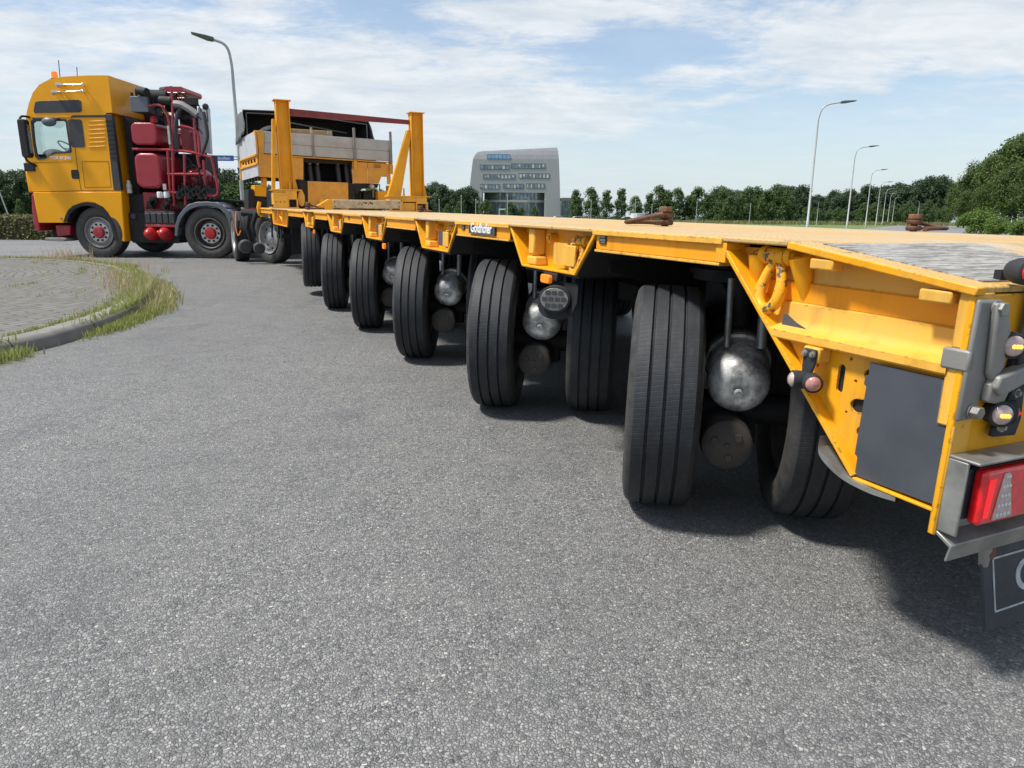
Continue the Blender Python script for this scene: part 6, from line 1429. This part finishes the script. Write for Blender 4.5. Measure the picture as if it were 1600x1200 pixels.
def fender(outer, inner_, y0, y1, name='fender'):
    k = MB(); pts = P2(outer) + P2(inner_)[::-1]; k.prism(pts, 'y', y0, y1); return TB(k, name, MFEND, bevel=.012)
out1 = [(273, 369), (274, 352), (278, 338), (286, 327), (296, 319), (308, 315.5), (324, 315), (336, 316), (347, 320), (355, 327), (362, 338), (367, 352), (370, 371)]
in1 = [(277.5, 369), (279, 353), (283, 342), (290, 332.5), (299, 326), (310, 322.5), (324, 321.5), (336, 323), (344, 327), (351, 334), (356, 343), (359, 355), (362, 371)]
fender(out1, in1, YN - .03, YN + .04)
k = MB()
o1 = P2(out1)
for a, b_ in zip(o1, o1[1:]): k.add([(a[0], YN, a[1] - .004), (b_[0], YN, b_[1] - .004), (b_[0], YN + .50, b_[1] - .004), (a[0], YN + .50, a[1] - .004)], [(0, 1, 2, 3)])
fo = TB(k, 'fender_top', MFEND, smooth=40); sm_ = fo.modifiers.new('t', 'SOLIDIFY'); sm_.thickness = .012
k = MB(); k.prism(P2([(355, 330), (363, 336), (371, 352), (373, 371), (364, 371), (362, 352)]), 'y', YN + .04, YN + .5); TB(k, 'mudguard', MDG, bevel=.01)
fender([(374, 371), (376, 355), (381, 342), (389, 333), (400, 328), (430, 326), (455, 335)], [(379, 371), (381, 357), (386, 347), (393, 340), (402, 335), (430, 333), (455, 340)], YN - .03, YN + .5)
k = MB(); k.rbox(*[tp(373.5, 331)[0], tp(377.5, 331)[0], YN - .02, YN + .0, tp(375, 336)[1], tp(375, 331)[1], .005, 'y']); TB(k, 'marker_lamp', MORG)
# fifth wheel plate, catwalk
k = MB(); k.prism(P2([(283, 311), (300, 309.5), (345, 311), (376, 313.5), (376, 317), (345, 316), (283, 314)], 15.6), 'y', 15.5, 17.0); TB(k, 'fifth_wheel_plate', MBLK, bevel=.01)
k = MB(); k.prism([(-5.9, 1.18), (-5.1, 1.10), (-4.6, 1.05), (-4.6, .98), (-5.9, 1.05)], 'y', 15.7, 16.9); TB(k, 'fifth_wheel', MDG, bevel=.015)
k = MB(); k.box(-5.6, -4.9, 15.3, 15.5, .98, 1.08); k.box(-5.7, -4.4, 15.5, 17.1, .82, .95); TB(k, 'rear_frame_panel', MRED, bevel=.01)
for q in range(16):
    x, z = tp(287 + q * 3.4, 310.8, 15.45)
    if q % 2 == 0: k = MB(); k.box(x - .012, x + .012, 15.44, 15.46, z - .01, z + .015); TB(k, 'grip_tooth', MZINC)
# ---- tank tower behind the cab
def tb(px0, py0, px1, py1, Y0, Y1, r, m, name, bev=.03):
    x0, z1 = tp(px0, py0, Y0); x1, z0 = tp(px1, py1, Y0); k = MB(); k.rbox(x0, x1, Y0, Y1, z0, z1, r, 'y'); return TB(k, name, m, bevel=bev, seg=3)
tb(202.5, 191, 246, 226.5, 15.05, 16.6, .11, MRED, 'upper_tank'); tb(207.5, 238.5, 254, 294.5, 15.05, 16.5, .15, MRED, 'lower_tank', .05)
k = MB(); x, z = tp(238, 187, 15.2); k.lathe([(.07, -.05), (.07, .03), (.045, .05), (.045, .07), (0, .07)], (x, 15.25, z), (0, 0, 1), 16); TB(k, 'filler_cap', MREDB)
k = MB(); x, z = tp(264, 197, 15.1); k.box(x - .01, x + .03, 15.03, 15.1, tp(265, 226, 15.1)[1], tp(264, 197, 15.1)[1]); TB(k, 'level_strip', MALU)
tb(202, 150, 232, 175, 15.1, 15.7, .02, MFEND, 'oil_box', .01)
k = MB()
for a in range(4): x, z = tp(206 + a * 7, 148, 15.3); k.tube([(x, 15.3, z - .05), (x, 15.3, z + .04)], .025, 6)
TB(k, 'valve', MBLK)
def tubes(lst, r, m, name, Y=15.1, dy=0, seg=8):
    k = MB()
    for pl in lst:
        pts = [(*[tp(p[0], p[1], p[2] if len(p) > 2 else Y)[0]], (p[2] if len(p) > 2 else Y) + dy, tp(p[0], p[1], p[2] if len(p) > 2 else Y)[1]) for p in pl]
        k.tube(smooth_path(pts, 4) if len(pts) > 2 else pts, r, seg)
    return TB(k, name, m)
for lst in ([(207, 233), (262, 234), (300, 238), (330, 246)], [(268, 140), (270, 180), (270, 240), (272, 322)], [(262, 236), (266, 300)], [(232, 166), (246, 164), (256, 170), (264, 190), (267, 232)], [(303, 185), (308, 240), (312, 262)], [(282, 196), (308, 207), (312, 245)],
            [(262, 272), (318, 272)], [(258, 300), (330, 304)], [(288, 240), (290, 320)], [(330, 246), (336, 270), (340, 304), (318, 304)], [(318, 250), (322, 310)]):
    tubes([lst], .028, MRED, 'frame_tube')
for lst in ([(275, 140, 16.4), (277, 200, 16.4), (277, 310, 16.4)], [(320, 190, 16.6), (322, 250, 16.6), (325, 310, 16.6)], [(275, 197, 16.4), (320, 210, 16.6)]): tubes([lst], .03, MRED, 'frame_tube')
# engine cluster and hoses at the top
er = random.Random(21)
k = MB()
for q in range(34):
    px = er.uniform(216, 300); py = er.uniform(139, 168) + max(0, (px - 255)) * .38; Y = er.uniform(15.1, 16.3); x, z = tp(px, py, Y)
    c = er.choice('bcs'); s_ = er.uniform(.05, .13)
    if c == 'b': k.box(x - s_, x + s_, Y - s_, Y + s_, z - s_ * .7, z + s_ * .7)
    elif c == 'c': k.cyl((x - s_, Y, z), (x + s_, Y + er.uniform(-.1, .1), z + er.uniform(-.05, .05)), s_ * .7, seg=12)
    else: k.tube(smooth_path([(x - .15, Y, z), (x, Y - .05, z + er.uniform(.0, .12)), (x + .18, Y, z + er.uniform(-.1, .05))], 4), .022, 6)
k.lathe([(0, .2), (.13, .2), (.15, .1), (.15, -.2), (0, -.2)], (tp(243, 152, 15.3)[0], 15.35, tp(243, 152, 15.3)[1]), (1, .2, 0), 22)
TB(k, 'power_pack', MBLK, bevel=.006)
tb(278, 172, 308, 202, 15.9, 16.6, .05, MBLK, 'silencer')
tubes([[(272, 162), (284, 164), (298, 172), (308, 180)]], .07, MZINC, 'exhaust'); tubes([[(286, 165), (277, 180), (274, 205), (276, 232)]], .042, MDG, 'flexible_hose', seg=10)
tubes([[(318, 175), (322, 195), (324, 215), (316, 240)]], .034, MDG, 'flexible_hose', seg=10)
for q in range(12):
    px = er.uniform(225, 315); py = er.uniform(150, 190); tubes([[(px, py), (px + er.uniform(5, 15), py + er.uniform(-8, 10)), (px + er.uniform(10, 30), py + er.uniform(5, 30))]], .012, MBLK, 'hose', Y=15.05 + er.uniform(0, .4), seg=5)
for q in range(22):
    px = er.uniform(280, 325); py = er.uniform(240, 275); tubes([[(px, py), (px + er.uniform(-8, 12), py + er.uniform(3, 14)), (px + er.uniform(-4, 18), py + er.uniform(10, 40))]], .011, MBLK, 'hose', Y=15.05 + er.uniform(0, .4), seg=5)
# red mesh basket on top, white cabinets, round tank, reservoirs
k = MB(); x0, z0_ = tp(262, 160, 15.6); x1, z1_ = tp(286, 137, 15.6)
k.rbox(x0 - .05, x1, 15.6, 16.5, z1_ - .10, z1_ + .02, .05, 'y')
for q in range(7): xx = lerp(x0, x1 + .03, q / 6); k.tube([(lerp(x0, x1, q / 6), 15.6, z1_ - .06), (xx, 15.58, z0_)], .010, 5)
for zz_ in (.35, .7): k.tube([(x0, 15.59, lerp(z1_, z0_, zz_)), (x1 + .03, 15.59, lerp(z1_, z0_, zz_))], .010, 5)
k.tube([(x0, 15.6, z0_), (x1 + .04, 15.6, z0_)], .02, 6); TB(k, 'mesh_guard', MRED)
k = MB(); k.prism(P2([(309, 168), (325, 168), (329, 241), (311, 236)], 15.9), 'y', 15.9, 16.02); TB(k, 'switch_cabinet', MWHT, bevel=.01)
k = MB(); k.prism(P2([(288.5, 204), (306, 206.5), (308, 236), (291, 234)], 15.9), 'y', 15.9, 16.3); TB(k, 'switch_cabinet', MWHT, bevel=.01)
tb(281, 196, 291, 236, 15.5, 16.2, .04, MRED, 'small_tank'); tb(234, 205, 282, 232, 15.9, 16.7, .1, MRED, 'rear_tank')
x, z = tp(301, 278, 15.3); k = MB(); k.lathe([(0, .16), (.08, .15), (.16, .10), (.205, 0), (.205, -.5), (0, -.5)], (x, 15.4, z), (0, -1, 0), 26); TB(k, 'round_tank', MRED, smooth=60)
k = MB(); x, z = tp(328, 283, 15.6); k.lathe([(0, .05), (.1, .04), (.13, -.02), (.13, -.5), (0, -.5)], (x, 15.6, z), (.3, -1, 0), 22); TB(k, 'round_tank', MRED, smooth=60)
for px in (248.5, 259):
    k = MB(); x, z = tp(px, 305, 15.05); k.lathe([(.0, .07), (.05, .07), (.062, .05), (.062, -.05), (0, -.06)], (x, 15.1, z), (0, 0, 1), 16); TB(k, 'reservoir', MWHT)
k = MB(); x, z = tp(208, 295, 15.3); k.lathe([(0, .16), (.035, .16), (.04, .10), (.055, .08), (.055, .0), (.05, -.01), (.055, -.02), (.055, -.09), (0, -.09)], (x, 15.15, z), (0, 0, 1), 14); TB(k, 'reservoir', MALU)
k = MB(); x, z = tp(257.5, 292, 15.0); k.box(x - .04, x + .02, 15.0, 15.05, z - .06, z + .06); TB(k, 'label_plate', MALU)
for grp in range(8):
    k = MB(); gx, gy = er.uniform(225, 268), er.uniform(310, 327)
    k.box(*(lambda a: (a[0] - .07, a[0] + .07, 15.09, 15.16, a[1] - .06, a[1] + .06))(tp(gx, gy, 15.1)))
    for q in range(5):
        x, z = tp(gx + er.uniform(-4, 4), gy + er.uniform(-3, 3), 15.1); k.cyl((x, 15.10, z), (x + er.uniform(-.02, .02), 15.03, z), er.uniform(.012, .026), seg=7)
    TB(k, 'valve_block', MBLK)
for grp in range(9):
    k = MB(); x, z = tp(280 + grp * 5.6, 303 - (grp % 3) * 4, 15.1); k.box(x - .05, x + .05, 15.06, 15.16, z - .10, z + .06); k.cyl((x, 15.06, z), (x, 15.0, z), .02, seg=8); k.tube([(x, 15.08, z + .05), (x + .03, 15.05, z + .16)], .012, 6)
    TB(k, 'valve_block', MBLK)
tb(222, 300, 268, 332, 15.25, 16.2, .02, MRED, 'pump_mount'); tb(272, 240, 326, 312, 16.0, 16.7, .02, MBLK, 'rear_panel')
tb(205, 176, 270, 320, 16.3, 16.8, .02, MBLK, 'tower_core')
k = MB(); x, z = tp(321, 165, 15.5); k.lathe([(0, .05), (.05, .04), (.065, 0), (.04, -.06), (0, -.07)], (x, 15.5, z - .02), (.5, -1, .0), 16); k.tube([(x, 15.55, z - .05), (x - .02, 15.6, z - .3)], .012, 6); TB(k, 'work_lamp', MDG)
k = MB(); k.tube([(tp(299, 150)[0], 15.2, tp(299, 150)[1]), (tp(299, 158)[0], 15.2, tp(299, 158)[1] - .15)], .01, 5); k.tube([(tp(291, 150)[0], 15.2, tp(291, 150)[1]), (tp(299, 150)[0], 15.2, tp(299, 150)[1])], .01, 5); TB(k, 'bracket', MBLK)
# coiled supply hoses from the tractor to the gooseneck
for q, (ya, za, yb_, zb_, nm) in enumerate(((262, 262, 264, 264, 'upper'), (268, 270, 276, 276, 'lower'))):
    ch = thing('coiled_hose', '%s black coiled supply hose stretched between the red tower and the platform body' % nm, 'hose', (tp(334, ya, 15.2)[0], 15.2, tp(334, ya, 15.2)[1]), 0, 'coiled supply hoses')
    A_ = Vector((0, 0, 0)); e_ = tp(378, yb_, 14.6); B_ = Vector((e_[0], 14.6, e_[1])) - ch.location; pts = []
    for i in range(161):
        u = i / 160; c = A_.lerp(B_, u) + Vector((0, 0, -.10 * math.sin(math.pi * u))); a = u * 2 * math.pi * 6
        pts.append(c + Vector((0.01 * math.cos(a), .05 * math.cos(a), .055 * math.sin(a))))
    k = MB(); k.tube(pts, .011, 6); k.build('coil', MBLK, ch)

# ------------------------------------------------------------------ labels: count look-alike trees and posts off from the left
ORD = 'first second third fourth fifth sixth seventh eighth ninth tenth eleventh twelfth thirteenth fourteenth fifteenth sixteenth seventeenth eighteenth nineteenth twentieth'.split()
def ordw(i):
    if i < 20: return ORD[i]
    return ('twenty', 'thirty', 'forty')[(i + 1) // 10 - 2] + ('-' + ORD[(i + 1) % 10 - 1] if (i + 1) % 10 else 'th')
fam = {}
for o in col.objects:
    if o.parent is None and o.get('group') and o.get('label'): fam.setdefault((o['group'], o['label']), []).append(o)
for (g, l), os_ in fam.items():
    if len(os_) < 2: continue
    os_.sort(key=lambda o: o.location.x / max(1, o.location.y))
    for i, o in enumerate(os_):
        base = l if not l.split()[0] in ('tree',) else l
        o['label'] = ('%s from the left, %s' % (ordw(i), base)) if i else ('leftmost, %s' % base)
